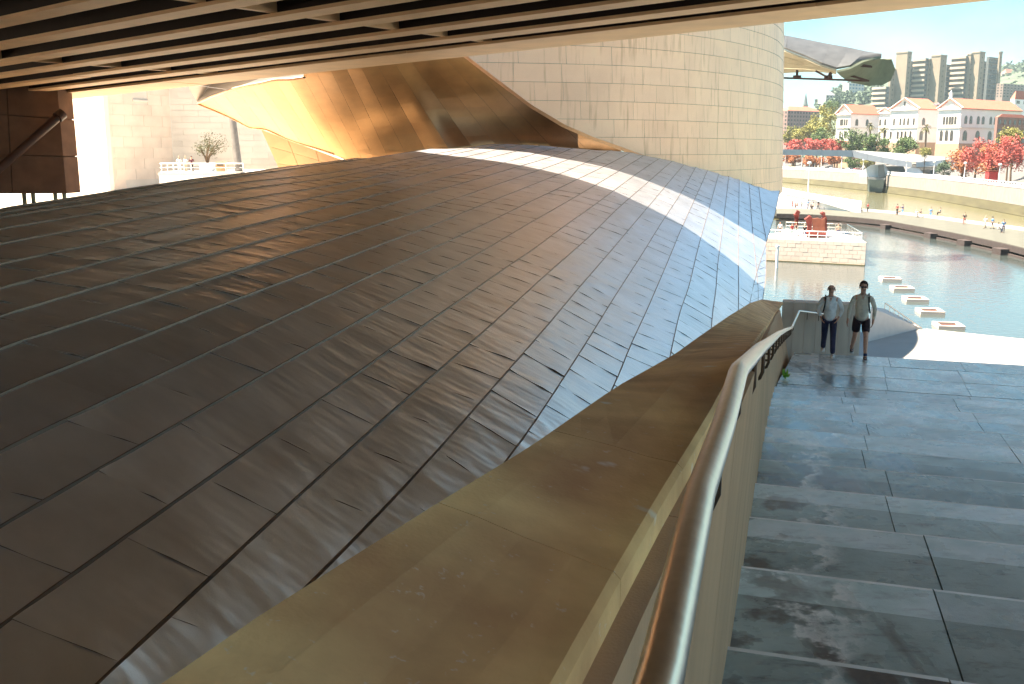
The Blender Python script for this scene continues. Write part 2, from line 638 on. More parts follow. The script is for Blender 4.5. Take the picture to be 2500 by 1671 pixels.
flat('ground', [(-3000, -3000), (3000, -3000), (3000, 4000), (-3000, 4000)], -2.0, M_BED)
flat('river_water', [(-400, 90), (900, 90), (900, 700), (-400, 700)], 0.2, M_RIVER)
flat('pond_water', [(6, 30), (140, 30), (140, 112), (97, 148), (60, 188), (20, 205), (6, 205)], 0.8, M_POND)
flat('plaza', [(-160, 20), (-9, 12), (-9.0, 60), (-4, 90), (12, 120), (12, 200), (-160, 200)], 9.2, M_PLAZA, 1.0)
flat('street', [(-900, -600), (900, -600), (900, -6), (16, -6), (16, -1.5), (-14, -1.5), (-14, 8), (-900, 8)], 12.42, M_GROUND, 0.6)

# ------------------------------------------------------------------ the bridge overhead
BE = Vector((-0.797, 0.604, 0))
BN = Vector((0.604, 0.797, 0))
def bp_(n_, e_, up=0.0):
    p = BN * n_ + BE * e_
    return Vector((p.x, p.y, 18.2 - 0.025 * e_ + up))

bridge = thing('bridge', 'dark ribbed underside of a wide road bridge spanning over the titanium roof', 'bridge', bp_(7, 10))
E0, E1 = -5.0, 74.0
girders = [(27.83, 30.3), (25.79, 26.68), (23.46, 24.27), (20.95, 21.71), (18.62, 19.42)]
n0 = 16.3
while n0 > -19:
    girders.append((n0, n0 + 0.75))
    n0 -= 2.4
for k, (a, b_) in enumerate(girders):
    m = MB()
    pad = 0.06 if k else 0.45
    m.obox((bp_((a + b_) / 2 - (0 if k else 0.05), (E0 + E1) / 2, 0.66)), (bp_(0, (E1 - E0) / 2) - bp_(0, 0)), BN * ((b_ - a) / 2 - pad), (0, 0, 0.56))
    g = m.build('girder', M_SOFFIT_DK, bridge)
    m = MB()
    # flange plates, butted end to end with a small step at each joint
    ee = E0
    while ee < E1:
        e2 = min(E1, ee + 15.5)
        dz = R.uniform(-0.012, 0.012)
        m.obox(bp_((a + b_) / 2, (ee + e2) / 2, 0.05 + dz), (bp_(0, (e2 - ee) / 2 - 0.012) - bp_(0, 0)), BN * ((b_ - a) / 2), (0, 0, 0.05))
        ee = e2
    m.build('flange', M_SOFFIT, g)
m = MB()
m.obox(bp_(5.6, (E0 + E1) / 2, 1.42), bp_(0, (E1 - E0) / 2) - bp_(0, 0), BN * 24.0, (0, 0, 0.19))
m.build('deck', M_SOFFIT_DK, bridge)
m = MB()
m.obox(bp_(30.44, (E0 + E1) / 2, 0.30), bp_(0, (E1 - E0) / 2) - bp_(0, 0), BN * 0.13, (0, 0, 0.2))
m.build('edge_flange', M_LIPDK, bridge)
m = MB()
m.obox(bp_(30.60, (E0 + E1) / 2, 0.42), bp_(0, (E1 - E0) / 2) - bp_(0, 0), BN * 0.05, (0, 0, 0.16))
m.build('edge_fascia', M_SOFFIT, bridge)
for e_ in (53.5, 38.0, 22.4, 7.0):
    m = MB()
    m.obox(bp_(6.0, e_, 0.32), BE * 0.12, BN * 24.0, (0, 0, 0.22))
    m.build('cross_beam', M_SOFFIT, bridge)

# ------------------------------------------------------------------ titanium vault below the bridge (surveyed seams)
def sA(x, y): return (x / 2, 400 + y / 2)
def sB(x, y): return (x / 2, 887 + y / 2)
def sC(x, y): return (800 + x / 2, 300 + y / 2)
def sD(x, y): return (1350 + x / 4, 330 + y / 4)
def sE(x, y): return (800 + x / 4, 330 + y / 4)
SEAMS = [
 [(25,507),(165,486),(300,464),(480,437),(595,424),(700,408),(800,397),(870,387)],
 [(25,517),(200,492),(400,458),(595,430),(800,401),(900,388),(1050,364)],
 [(25,528),(300,487),(600,445),sE(0,380),sE(500,290),sE(900,215),sE(1360,130),sE(1600,90)],
 [(25,556),(300,511),(600,461),sE(0,430),sE(600,312),sE(1060,222),sE(1420,150),sE(1740,88)],
 [(25,592),(300,543),(600,485),sE(0,505),sE(430,415),sE(880,315),sE(1280,235),sE(1550,165),sE(1900,95)],
 [(25,641),sA(720,340),sA(940,295),sE(0,585),sE(480,485),sE(790,415),sE(1180,320),sE(1500,245),sE(1880,150),sE(2080,105)],
 [(25,699),sA(380,515),sA(750,415),sA(1100,330),sE(0,705),sE(520,575),sE(860,490),sE(1120,425),sE(1630,300),sE(2010,190),sE(2260,120)],
 [(25,767),sA(240,670),sA(560,580),sA(1040,440),sA(1390,345),sE(0,850),sE(600,680),sE(1200,505),sE(1470,430),sE(1780,332),sE(2200,215),sD(190,130)],
 [(25,845),sA(420,775),sA(760,655),sA(1240,495),sE(0,1040),sE(450,890),sE(900,740),sE(1300,605),sE(1640,490),sE(1960,380),sD(0,300),sD(190,228),sD(370,145)],
 [(25,955),sA(230,1040),sA(640,880),sA(1020,710),sA(1360,590),sE(0,1275),sE(500,1075),sE(960,910),sE(1230,800),sE(1530,675),sE(1830,555),sD(0,410),sD(340,265),sD(560,150)],
 [(25,1092),sA(500,1175),sA(890,985),sA(1180,845),sA(1400,745),sE(20,1568),sE(570,1305),sE(1060,1095),sE(1390,940),sE(1660,810),sE(1960,660),sD(0,550),sD(320,395),sD(560,280),sD(760,172)],
 [(25,1274),sB(320,615),sB(790,350),sA(1130,1125),sA(1400,970),sA(1630,840),sA(1940,665),sE(735,1568),sE(1140,1350),sE(1360,1225),sE(1660,1050),sE(1900,905),sE(2120,775),sD(0,735),sD(350,530),sD(640,355),sD(890,202)],
 [(25,1514),sB(610,850),sB(1050,545),sB(1385,308),sA(1640,1105),sA(1830,965),sA(2130,745),sE(1370,1568),sE(1700,1320),sE(1930,1175),sE(2060,1090),sD(0,970),sD(400,690),sD(800,390),sD(1040,230)],
 [sB(480,1568),sB(940,1115),sB(1340,755),sB(1660,472),sB(1880,265),sA(2060,1080),sC(600,1160),sC(720,1060),sC(825,970),sC(910,885),sE(1920,1568),sE(2080,1410),sD(0,1310),sD(370,985),sD(640,710),sD(930,460),sD(1165,255)],
 [(540,1640),(640,1540),(740,1445),(840,1355),sB(1940,670),sB(2140,430),sB(2310,235),sC(820,1280),sC(930,1160),sC(1005,1070),sC(1090,975),sD(190,1568),sD(550,1155),sD(730,940),sD(890,750),sD(1100,500),sD(1280,290)],
 [(930,1475),(1030,1380),(1120,1290),(1190,1190),sC(960,1568),sC(1050,1415),sC(1120,1290),sC(1195,1185),sC(1260,1080),sC(1310,1000),sD(610,1568),sD(870,1170),sD(990,970),sD(1130,750),sD(1270,540),sD(1395,315)],
 [(1435,1065),sC(1400,1295),sC(1440,1195),sC(1470,1100),sC(1510,1020),sC(1550,940),sD(980,1568),sD(1130,1220),sD(1230,970),sD(1360,680),sD(1430,530),sD(1510,345)],
 [(1622,935),sC(1675,1130),sC(1700,1010),sC(1725,900),sD(1320,1530),sD(1390,1220),sD(1450,980),sD(1520,740),sD(1570,560),sD(1620,375)],
 [(1732,860),sC(1875,1000),sC(1882,900),sD(1590,1568),sD(1610,1250),sD(1650,960),sD(1690,640),sD(1720,400)],
 [(1800,800),(1803,760),sD(1815,1568),sD(1812,1100),sD(1815,780),sD(1820,430)],
 [(1850,760),(1852,720),sD(1990,1320),sD(1955,980),sD(1935,750),sD(1915,470)],
 [(1862,735),(1870,680),sD(2085,1010),sD(2050,860),sD(2010,505)],
 [(1826,770),(1834,722),(1847,667),(1870,597),(1892,525),(1904,466)],
]
ANC = np.array([(475,1442,6.5),(670,1262,7.6),(830,1127,8.8),(940,1022,10.0),(155,1194,6.3),(395,1062,7.5),(565,964,8.7),
 (25,1600,4.9),(700,1480,6.9),(1325,1007,12),(1120,1290,9.2),
 (25,507,15),(165,486,17.5),(480,437,25),(800,397,37),(1050,363,44),(1279,346,46),(1545,370,46.5),(1641,394,47.5),(1754,424,50),(1904,462,54),
 (25,845,7.6),(25,700,9.2),(300,640,11.5),(600,560,15.5),(900,480,24),(927,394,40),(1225,410,38),(1545,533,34),(1700,500,40),
 (1637,865,19.5),(1492,948,15.5),(1740,780,25),(1833,735,33),(1870,600,41),(1150,700,17.5),(1300,620,23),(1500,700,24),(1640,700,26.5),(900,800,12.3),(1750,620,35),(700,480,25)], float)
def _tps():
    X = ANC[:, :2] / 1000
    n_ = len(X)
    d = np.hypot(*(X[:, None] - X[None]).transpose(2, 0, 1))
    K = np.where(d > 0, d * d * np.log(d + 1e-12), 0) + 0.02 * np.eye(n_)
    Q = np.c_[np.ones(n_), X]
    w = np.linalg.solve(np.block([[K, Q], [Q.T, np.zeros((3, 3))]]), np.r_[np.log(ANC[:, 2]), 0, 0, 0])
    def f(px, py):
        p = np.array([px, py]) / 1000
        d_ = np.hypot(*(p - X).T)
        k = np.where(d_ > 0, d_ * d_ * np.log(d_ + 1e-12), 0)
        return float(np.exp(k @ w[:-3] + w[-3] + p @ w[-2:]))
    return f
vault_depth = _tps()

class Poly:
    """a smoothed 3D line read by length"""
    def __init__(self, pts):
        self.p = np.array([tuple(q) for q in pts])
        self.s = np.r_[0, np.cumsum(np.linalg.norm(np.diff(self.p, axis=0), axis=1))]
    def at(self, s):
        return Vector([float(np.interp(s, self.s, self.p[:, i])) for i in range(3)])
    def nearest(self, q):
        q = np.array(tuple(q))
        t = np.linspace(0, self.s[-1], 600)
        P_ = np.c_[[np.interp(t, self.s, self.p[:, i]) for i in range(3)]].T
        return float(t[np.argmin(((P_ - q) ** 2).sum(1))])

def smooth_line(pts, n_=60, it=10):
    """resample and relax, ends kept"""
    p = np.array([tuple(q) for q in pts])
    s = np.r_[0, np.cumsum(np.linalg.norm(np.diff(p, axis=0), axis=1))]
    t = np.linspace(0, 1, n_) ** 1.0 * s[-1]
    q = np.c_[[np.interp(t, s, p[:, i]) for i in range(3)]].T
    for _ in range(it):
        q[1:-1] = q[1:-1] * 0.5 + (q[:-2] + q[2:]) * 0.25
    return [Vector(a) for a in q]

raw = []
for S_ in SEAMS:
    p3 = [at(x, y, vault_depth(x, y)) for x, y in S_]
    p3 = smooth_line(p3)
    d0 = (p3[0] - p3[4]).normalized()
    d1 = (p3[-1] - p3[-5]).normalized()
    h1 = Vector((d1.x, d1.y, 0)).normalized()
    ext = (3.0, 2.0, 1.0) if len(raw) < 13 else (7.0, 5.0, 3.5, 2.0, 1.0)
    pre = [p3[0] + d0 * q + Vector((0, 0, -0.03 * q * q)) for q in ext]
    post = [p3[-1] + h1 * 0.7 + Vector((0, 0, -0.03)), p3[-1] + h1 * 1.6 + Vector((0, 0, -0.35)), p3[-1] + h1 * 3.0 + Vector((0, 0, -1.5)), p3[-1] + h1 * 4.2 + Vector((0, 0, -3.2))]
    if len(raw) >= 17:
        vd = (p3[-1] - EYE).normalized()
        post = [p3[-1] + vd * q + Vector((-q * .6, 0, -q * .3)) for q in (0.7, 1.6, 3.0, 4.2)]
    raw.append(pre + p3 + post)
# the far flank behind the crest, and the river end
L1 = [p + Vector((-1.1, 0.35, -0.30)) for p in raw[0]]
L2 = [p + Vector((-2.6, 0.8, -1.6)) for p in raw[0]]
L3 = [p + Vector((-3.8, 1.2, -4.0)) for p in raw[0]]
ps = raw[-1]
def beyond(p, k):
    return (p - EYE).normalized() * k
R1 = [p + beyond(p, 1.5) + Vector((-.35, 0, -.02)) for p in ps]
R2 = [p + beyond(p, 3.0) + Vector((-1.6, 0, -2.0)) for p in ps]
R3 = [p + beyond(p, 4.0) + Vector((-4.5, 0, -8.0)) for p in ps]
allseams = [Poly(q) for q in [L3, L2, L1] + raw + [R1, R2, R3]]
origin = at(*sD(640, 710), vault_depth(*sD(640, 710)))
i0 = 3 + 13
offs = [0] * len(allseams)
q = origin
for i in range(i0, len(allseams)):
    offs[i] = allseams[i].nearest(q)
    q = allseams[i].at(offs[i])
q = origin
for i in range(i0 - 1, -1, -1):
    offs[i] = allseams[i].nearest(q)
    q = allseams[i].at(offs[i])
# the laps do not run square to the seams: surveyed pairs of lap ends
LAPS = {10: [(sB(460,230), sB(790,350))], 11: [(sB(220,690), sB(605,850)), (sB(730,418), sB(1050,545))],
        12: [(sB(520,930), sB(950,1112)), (sB(1340,355), sB(1660,478))], 13: [(sB(1310,815), sB(1620,950)), (sB(1640,520), sB(1935,672))],
        14: [(sC(1005,1070), sC(1195,1185)), (sC(820,1285), sC(1050,1415))], 15: [(sC(1195,1185), sC(1395,1300))],
        16: [(sD(1130,1225), sD(1370,1330))]}
skew = {}
for i, prs in LAPS.items():
    a, b_ = allseams[3 + i], allseams[4 + i]
    skew[i] = sum((b_.nearest(at(*y, vault_depth(*y))) - b_.nearest(at(*x, vault_depth(*x)))) for x, y in prs) / len(prs)
for j in range(i0 + 1, len(allseams)):
    for i in range(i0, j):
        if j - i0 < 9:
            offs[j] += skew.get(i - 3, 0.28)
for j in range(i0 - 1, -1, -1):
    for i in range(j, i0):
        if j > 2:
            offs[j] -= skew.get(i - 3, 0.3)

def project(p):
    d = p - EYE
    c = math.cos(PITCH); s = math.sin(PITCH)
    dep = d.y * c - d.z * s
    v = d.y * s + d.z * c
    if dep < 0.3:
        return None
    return (CX + d.x / dep * FPX, CY - v / dep * FPX)

def quad_area(c4):
    q = [project(p) for p in c4]
    if any(x is None for x in q):
        return 0
    if all(x[0] < 0 or x[0] > 2500 or x[1] < 0 or x[1] > 1671 for x in q):
        return 0
    a = 0
    for i in range(4):
        j = (i + 1) % 4
        a += q[i][0] * q[j][1] - q[j][0] * q[i][1]
    return abs(a) / 2

def panel_grid(fn, nu, nv, buckle, lap, thick, rnd, into=None, inset=0.012, vin=None):
    """one bent metal sheet; fn(u, v) -> (point, normal); the v = 0 edge laps over its neighbour"""
    mb = into or MB()
    k = 1.0
    ph = [rnd.uniform(0, 6.28) for _ in range(4)]
    am = [rnd.uniform(0.3, 1.0) for _ in range(3)]
    tilt = rnd.uniform(-1, 1) * buckle * 0.8
    rows = []
    for j in range(nv + 1):
        r = []
        for i in range(nu + 1):
            u, v = i / nu, j / nv
            vi = inset if vin is None else vin
            p, n_ = fn(inset + u * (1 - 2 * inset), vi * 0.5 + v * (1 - vi))
            edge = min(1, 4 * min(u, 1 - u, v, 1 - v) + 0.25)
            h = buckle * edge * (am[0] * math.sin(3.1 * u + ph[0]) * math.sin(2.7 * v + ph[1]) + am[1] * math.sin(7.5 * v + ph[2]) * 0.5 + am[2] * math.sin(6 * u + ph[3]) * 0.3)
            h += lap * (1 - v) ** 3 + tilt * (v - 0.5) + buckle * 0.9 * am[0] * math.exp(-5 * v) * math.sin(8 * u + ph[2])
            r.append(p + n_ * h)
        rows.append(r)
    mb.sheet(rows)
    # turned-down edges
    w = nu + 1
    flat_ = [p for r in rows for p in r]
    e_ = [i for i in range(w)] + [j * w + nu for j in range(1, nv + 1)] + [nv * w + i for i in range(nu - 1, -1, -1)] + [j * w for j in range(nv - 1, 0, -1)]
    n_ = fn(0.5, 0.5)[1]
    top = [flat_[i] for i in e_]
    bot = [p - n_ * thick for p in top]
    q = len(e_)
    mb.cur = 1
    mb.add(top + bot, [(i, i + q, (i + 1) % q + q, (i + 1) % q) for i in range(q)])
    mb.cur = 0
    return mb

vault = thing('titanium_roof', 'huge grey titanium shingled roof vault swelling up from below the stair parapet', 'museum roof', at(700, 1100, 9))
TL = 1.15
cells = []
rp = random.Random(5)
for i in range(len(allseams) - 1):
    A_, B_ = allseams[i], allseams[i + 1]
    lo = max(-offs[i], -offs[i + 1])
    hi = min(A_.s[-1] - offs[i], B_.s[-1] - offs[i + 1])
    stag = 0.5 if i % 2 else 0.0
    if i >= len(allseams) - 5:
        # the turned river end: courses share the full length of both seams
        nc = max(4, int(A_.s[-1] / TL))
        for q_ in range(nc):
            fa, fb_ = q_ / nc, (q_ + 1) / nc
            c4 = [A_.at(A_.s[-1] * fa), B_.at(B_.s[-1] * fa), B_.at(B_.s[-1] * fb_), A_.at(A_.s[-1] * fb_)]
            cells.append((quad_area(c4), i, fa, fb_))
        continue
    k = math.floor(lo / TL - stag)
    while (k + stag) * TL < hi:
        s0, s1 = max(lo, (k + stag) * TL), min(hi, (k + 1 + stag) * TL)
        k += 1
        if s1 - s0 < 0.08:
            continue
        c4 = [A_.at(offs[i] + s0), B_.at(offs[i + 1] + s0), B_.at(offs[i + 1] + s1), A_.at(offs[i] + s1)]
        cells.append((quad_area(c4), i, s0, s1))
cells.sort(key=lambda c: -c[0])
rest = MB()
rest.smooth = True
for n_, (ar, i, s0, s1) in enumerate(cells):
    A_, B_, oa, ob_ = allseams[i], allseams[i + 1], offs[i], offs[i + 1]
    def fn(u, v, A_=A_, B_=B_, oa=oa, ob_=ob_, s0=s0, s1=s1, end=(i >= len(allseams) - 5)):
        s = s0 + (s1 - s0) * v
        if end:
            a, b_ = A_.at(A_.s[-1] * s), B_.at(B_.s[-1] * s)
            d = A_.at(A_.s[-1] * (s + .02)) - A_.at(A_.s[-1] * (s - .02)) + B_.at(B_.s[-1] * (s + .02)) - B_.at(B_.s[-1] * (s - .02))
            return a.lerp(b_, u), (b_ - a).cross(d).normalized()
        a, b_ = A_.at(oa + s), B_.at(ob_ + s)
        d = A_.at(oa + s + 0.3) - A_.at(oa + s - 0.3) + B_.at(ob_ + s + 0.3) - B_.at(ob_ + s - 0.3)
        return a.lerp(b_, u), (b_ - a).cross(d).normalized()
    if i >= len(allseams) - 5:
        oa = ob_ = 5.0
    w = (allseams[i].at(oa + (s0 + s1) / 2) - allseams[i + 1].at(ob_ + (s0 + s1) / 2)).length
    ins = min(0.03, 0.002 / max(w, 0.1))
    big = n_ < 300
    m = panel_grid(fn, 4 if big else 3, 5 if big else 3, 0.010, 0.003, 0.010, rp, None if big else rest, ins, 0.0)
    if big:
        m.build('panel', [M_HULL, M_SEAM], vault)
rest.build('upper_panels', [M_HULL, M_SEAM], vault, kind='stuff')
m = MB()
for ar, i, s0, s1 in cells:
    A_, B_, oa, ob_ = allseams[i], allseams[i + 1], offs[i], offs[i + 1]
    p = [A_.at(oa + s0), B_.at(ob_ + s0), B_.at(ob_ + s1), A_.at(oa + s1)]
    if i >= len(allseams) - 5:
        p = [A_.at(A_.s[-1] * s0), B_.at(B_.s[-1] * s0), B_.at(B_.s[-1] * s1), A_.at(A_.s[-1] * s1)]
    n_ = (p[1] - p[0]).cross(p[3] - p[0])
    if n_.length > 1e-6 and i < len(allseams) - 5:
        m.add([x - n_.normalized() * 0.07 for x in p], [(0, 1, 2, 3)])
m.build('underlay', M_GAP, vault)
for i in range(3, len(allseams) - 3):
    A_ = allseams[i]
    B_ = allseams[min(i + 1, len(allseams) - 1)]
    m = MB()
    ts = np.linspace(0.5, A_.s[-1] - 2.5, 70)
    for a, b_ in zip(ts[:-1], ts[1:]):
        p, q = A_.at(a), A_.at(b_)
        m.bar(p + Vector((0, 0, 0.006)), q + Vector((0, 0, 0.006)), 0.012, 0.026)
    m.build('standing_seam', M_SEAM, vault)

# ------------------------------------------------------------------ tall titanium wall behind the vault
WP = [(960,45.0),(1050,45.2),(1150,45.5),(1350,46.2),(1545,47.4),(1700,50),(1800,53.2),(1870,57),(1900,60),(1912,63.5),(1915,67),(1908,71),(1893,76)]
wpl = smooth_line([Vector((at(x, 368, d).x, at(x, 368, d).y, 0)) for x, d in WP], 160, 30)
WALL = Poly(wpl)
def wall_pt(s, z):
    p = WALL.at(s)
    return Vector((p.x - 0.045 * (z - 12), p.y - 0.02 * (z - 12), z))
def wall_nrm(s):
    d = WALL.at(min(s + 0.2, WALL.s[-1])) - WALL.at(max(s - 0.2, 0))
    return Vector((d.y, -d.x, 0.05)).normalized()
DIAG = [(900,-60),(1000,30),(1150,144),(1210,192),(1300,258),(1380,306),(1450,337),(1545,370),(1620,400)]
def on_wall(px, py):
    best = None
    r = ray(px, py)
    for s in np.linspace(0, WALL.s[-1] * 0.7, 500):
        p = WALL.at(s)
        x0 = 0
        d = p.y / r.y
        z = 14 + r.z * d
        q = wall_pt(s, z)
        e = abs(r.x * d - q.x)
        if best is None or e < best[0]:
            best = (e, s, z)
    return best[1], best[2]
dg = [on_wall(*q) for q in DIAG]
dz = np.array([q[1] for q in dg])[::-1]
ds = np.array([q[0] for q in dg])[::-1]
def s_min(z):
    return float(np.interp(z, dz, ds))
tall = thing('titanium_wall', 'tall pale titanium wall in level courses rising behind the crest of the vault', 'museum wall', wall_pt(WALL.s[-1] * 0.5, 9))
CH = 0.83
cells = []
r_ = 0
z = 8.0 + CH * 4
WTOP = 8.0 + CH * 17
while z < WTOP - 0.1:
    s = -1
    while s < WALL.s[-1] - 0.05:
        ln = R.choice((1.15, 1.4, 1.4, 1.75, 2.3))
        if s < 0:
            a0, b0 = s_min(z), s_min(z + CH)
            s = max(a0, b0) + R.uniform(0.3, 1.4)
        else:
            a0 = b0 = s
            s += ln
        a1 = b1 = min(s, WALL.s[-1])
        c4 = [wall_pt(a0, z), wall_pt(a1, z), wall_pt(b1, z + CH), wall_pt(b0, z + CH)]
        pj = project(c4[2])
        vis = quad_area(c4) if pj and pj[1] > 40 and c4[2].z > 12.0 else 0
        cells.append((vis, z, a0, a1, b0, b1))
    z += CH
cells.sort(key=lambda c: -c[0])
rest = MB()
for n_, (ar, z, a0, a1, b0, b1) in enumerate(cells):
    def fn(u, v, z=z, a0=a0, a1=a1, b0=b0, b1=b1):
        s = lerp(lerp(a0, a1, u), lerp(b0, b1, u), v)
        return wall_pt(s, z + CH * v), wall_nrm(s)
    big = n_ < 300
    m = panel_grid(fn, 3, 3, 0.004, 0.014, 0.05, rp, None if big else rest, 0.0025, 0.012)
    if big:
        m.build('panel', [M_TALL, M_SEAM], tall)
rest.build('other_panels', [M_TALL, M_SEAM], tall, kind='stuff')
m = MB()
rows = []
for z in np.linspace(8.0 + CH * 4, WTOP, 40):
    a = s_min(z) + 0.03
    rows.append([wall_pt(s, z) - wall_nrm(s) * 0.06 for s in np.linspace(a, WALL.s[-1], 50)])
m.sheet(rows)
m.build('underlay', M_GAP, tall)
# unseen brow added above the wall to cast the shadow band on the vault
brow = [(-8.5, 46.4), (-5.7, 44.9), (-3.1, 44.0), (-1.8, 43.2), (0, 42.6), (1.3, 42.1), (2.8, 42.1), (3.7, 42.1), (5.0, 42.6), (8.0, 45.0), (10.5, 50.0), (4.0, 52), (-8, 50)]
m = MB()
m.prism([Vector((x, y, 21.6)) for x, y in brow], (0, 0, 1.0))
m.build('shadow_brow', M_TALL, tall)
# turned edge along the slanting left side
m = MB()
ed = [wall_pt(s_min(z), z) for z in np.linspace(8.0 + CH * 4, WTOP, 40)]
nn = [wall_nrm(s_min(z)) for z in np.linspace(8.0 + CH * 4, WTOP, 40)]
m.sheet([[p + n_ * 0.03 for p, n_ in zip(ed, nn)], [p - n_ * 0.55 for p, n_ in zip(ed, nn)]], 0.04)
m.build('edge_trim', M_TALL, tall)

# ------------------------------------------------------------------ bronze-lit scoop between vault and wall
COLS = [(483,252,483,254),(516,236,557,285),(544,226,610,312),(574,216,650,317),(608,208,697,338),(638,203,736,352),(670,195,776,364),
 (706,194,815,377),(741,189,850,387),(776,184,884,390),(812,180,912,386),(848,173,946,380),(886,172,990,375),(925,165,1040,370),(965,158,1095,362),
 (1005,152,1150,356),(1045,148,1210,353),(1090,145,1275,353),(1140,142,1345,357),(1200,135,1430,363),(1260,130,1520,372)]
DT = [56,53.5,51.5,50,49,48.2,47.5,47,46.7,46.5,46.4,46.4,46.4,46.4,46.4,46.5,46.5,46.6,46.8,47.2,48]
DB = [56,56.5,56.5,56,55.3,54.6,54,53.4,52.8,52.2,51.6,51,50.5,50,49.2,49.6,49.8,50,50.2,50.6,51.2]
NV = 9
def scoop_col(j):
    tx, ty, bx, by = COLS[j]
    k = min(1, j / 8)
    out = []
    for i in range(-3, NV + 2):
        t = i / NV                      # 0 top edge seen, 1 bottom edge
        px, py = tx + (bx - tx) * t, ty + (by - ty) * t
        d = DT[j] + (DB[j] - DT[j]) * t + 1.3 * k * math.sin(math.pi * min(1, max(0, t))) * (0.3 + 0.7 * min(1, max(0, (j - 3) / 7)))
        if t < 0:
            d += 2.2 * t * k
        out.append(at(px, py, d))
    if j < 9:
        out = out[3:-1] if j else out[3:-1]
        out = [out[0]] * 3 + out + [out[-1] + (out[-1] - out[-2]) * (0.02 if j < 8 else 0.4)]
    return out
sc_cols = [scoop_col(j) for j in range(len(COLS))]
def cr4(a, b_, c, d, f):
    return 0.5 * (2 * b_ + (c - a) * f + (2 * a - 5 * b_ + 4 * c - d) * f * f + (3 * b_ - a - 3 * c + d) * f ** 3)
def scoop_pt(x, t):
    nc, nr_ = len(sc_cols), len(sc_cols[0])
    x, t = min(max(x, 0), nc - 1), min(max(t, 0), nr_ - 1)
    j, i = min(int(x), nc - 2), min(int(t), nr_ - 2)
    def rw(k):
        c = sc_cols[min(max(k, 0), nc - 1)]
        g = [c[min(max(i + o, 0), nr_ - 1)] for o in (-1, 0, 1, 2)]
        return cr4(g[0], g[1], g[2], g[3], t - i)
    return cr4(rw(j - 1), rw(j), rw(j + 1), rw(j + 2), x - j)
scoop = thing('titanium_scoop', 'bronze coloured hollow titanium sheet curling out under the bridge edge', 'museum wall', sc_cols[10][-3])
for j in range(len(sc_cols) - 1):
    L_, R_ = sc_cols[j], sc_cols[j + 1]
    nr = len(L_)
    i = 0
    first = True
    while i < nr - 1:
        i2 = min(nr - 1, i + (2 if not (first and j % 2) else 1))
        first = False
        if (L_[i] - L_[i2]).length + (R_[i] - R_[i2]).length > 0.15:
            def fn(u, v, j=j, i=i, i2=i2):
                t = i + (i2 - i) * (1 - v)
                p = scoop_pt(j + u, t)
                q = (scoop_pt(j + u, t + .1) - scoop_pt(j + u, t - .1)).cross(scoop_pt(j + u + .1, t) - scoop_pt(j + u - .1, t))
                q = -q if q.y > 0 else q
                return p, q.normalized()
            panel_grid(fn, 4, 5, 0.003, 0.004, 0.03, rp, None, 0.004, 0.0).build('panel', [M_SCOOP, M_SEAM], scoop)
        i = i2
m = MB()
m.sheet([[p + Vector((0, 0.10, 0)) for p in c] for c in sc_cols[2:]], 0.06)
m.build('underlay', M_GAP, scoop)
m = MB()
m.tube([c[3] for c in sc_cols[:9]], 0.06, 6)
m.build('upper_edge', M_TALL, scoop)
m = MB()
m.tube([c[-2] for c in sc_cols[:8]], 0.06, 6)
m.build('lower_edge', M_TALL, scoop)

# the great grey petal that rises from the scoop's upper edge, mostly above the bridge edge
petal = thing('titanium_petal', 'cool grey titanium fin whose dark tip pokes out below the bridge edge at the scoop', 'museum roof', at(540, 215, 57))
m = MB()
tip = [at(483, 252, 56.2), at(455, 205, 53.5), at(440, 160, 51.5), at(420, 90, 49)]
top = [at(483, 251, 56.2), at(560, 220, 54.8), at(640, 190, 53.2), at(700, 165, 52)]
for a in range(3):
    for b_ in range(2):
        f0, f1, g0, g1 = a / 3, (a + 1) / 3, b_ / 2, (b_ + 1) / 2
        def fn(u, v, f0=f0, f1=f1, g0=g0, g1=g1):
            f, g = lerp(f0, f1, u) * 3, lerp(g0, g1, v)
            i = min(int(f), 2)
            lo, hi = top[i].lerp(top[i + 1], f - i), tip[i].lerp(tip[i + 1], f - i)
            return lo.lerp(hi, g), Vector((0.3, -0.9, -0.2)).normalized()
        panel_grid(fn, 3, 3, 0.015, 0.02, 0.06, rp).build('panel', [M_LIP, M_SEAM], petal)

# ------------------------------------------------------------------ stairs
T_, RISE, A0, Z0 = 1.453, 0.2275, 4.226, 11.80
LAND_A0, LAND_A1, LAND_Z = A0 + 11 * T_, 25.1, 9.07
BASE = [(-6, -0.40), (2.7, -0.40), (4.2, -0.42), (8, -0.51), (14, -0.62), (21.1, -0.76), (25.1, -0.48)]
def base_b(a):
    return float(np.interp(a, [x for x, _ in BASE], [y for _, y in BASE]))
stairs = thing('stone_staircase', 'wide worn stone staircase descending beside the parapet towards the pond', 'staircase', ab(12, 4, 10))
WIDE = 13.0

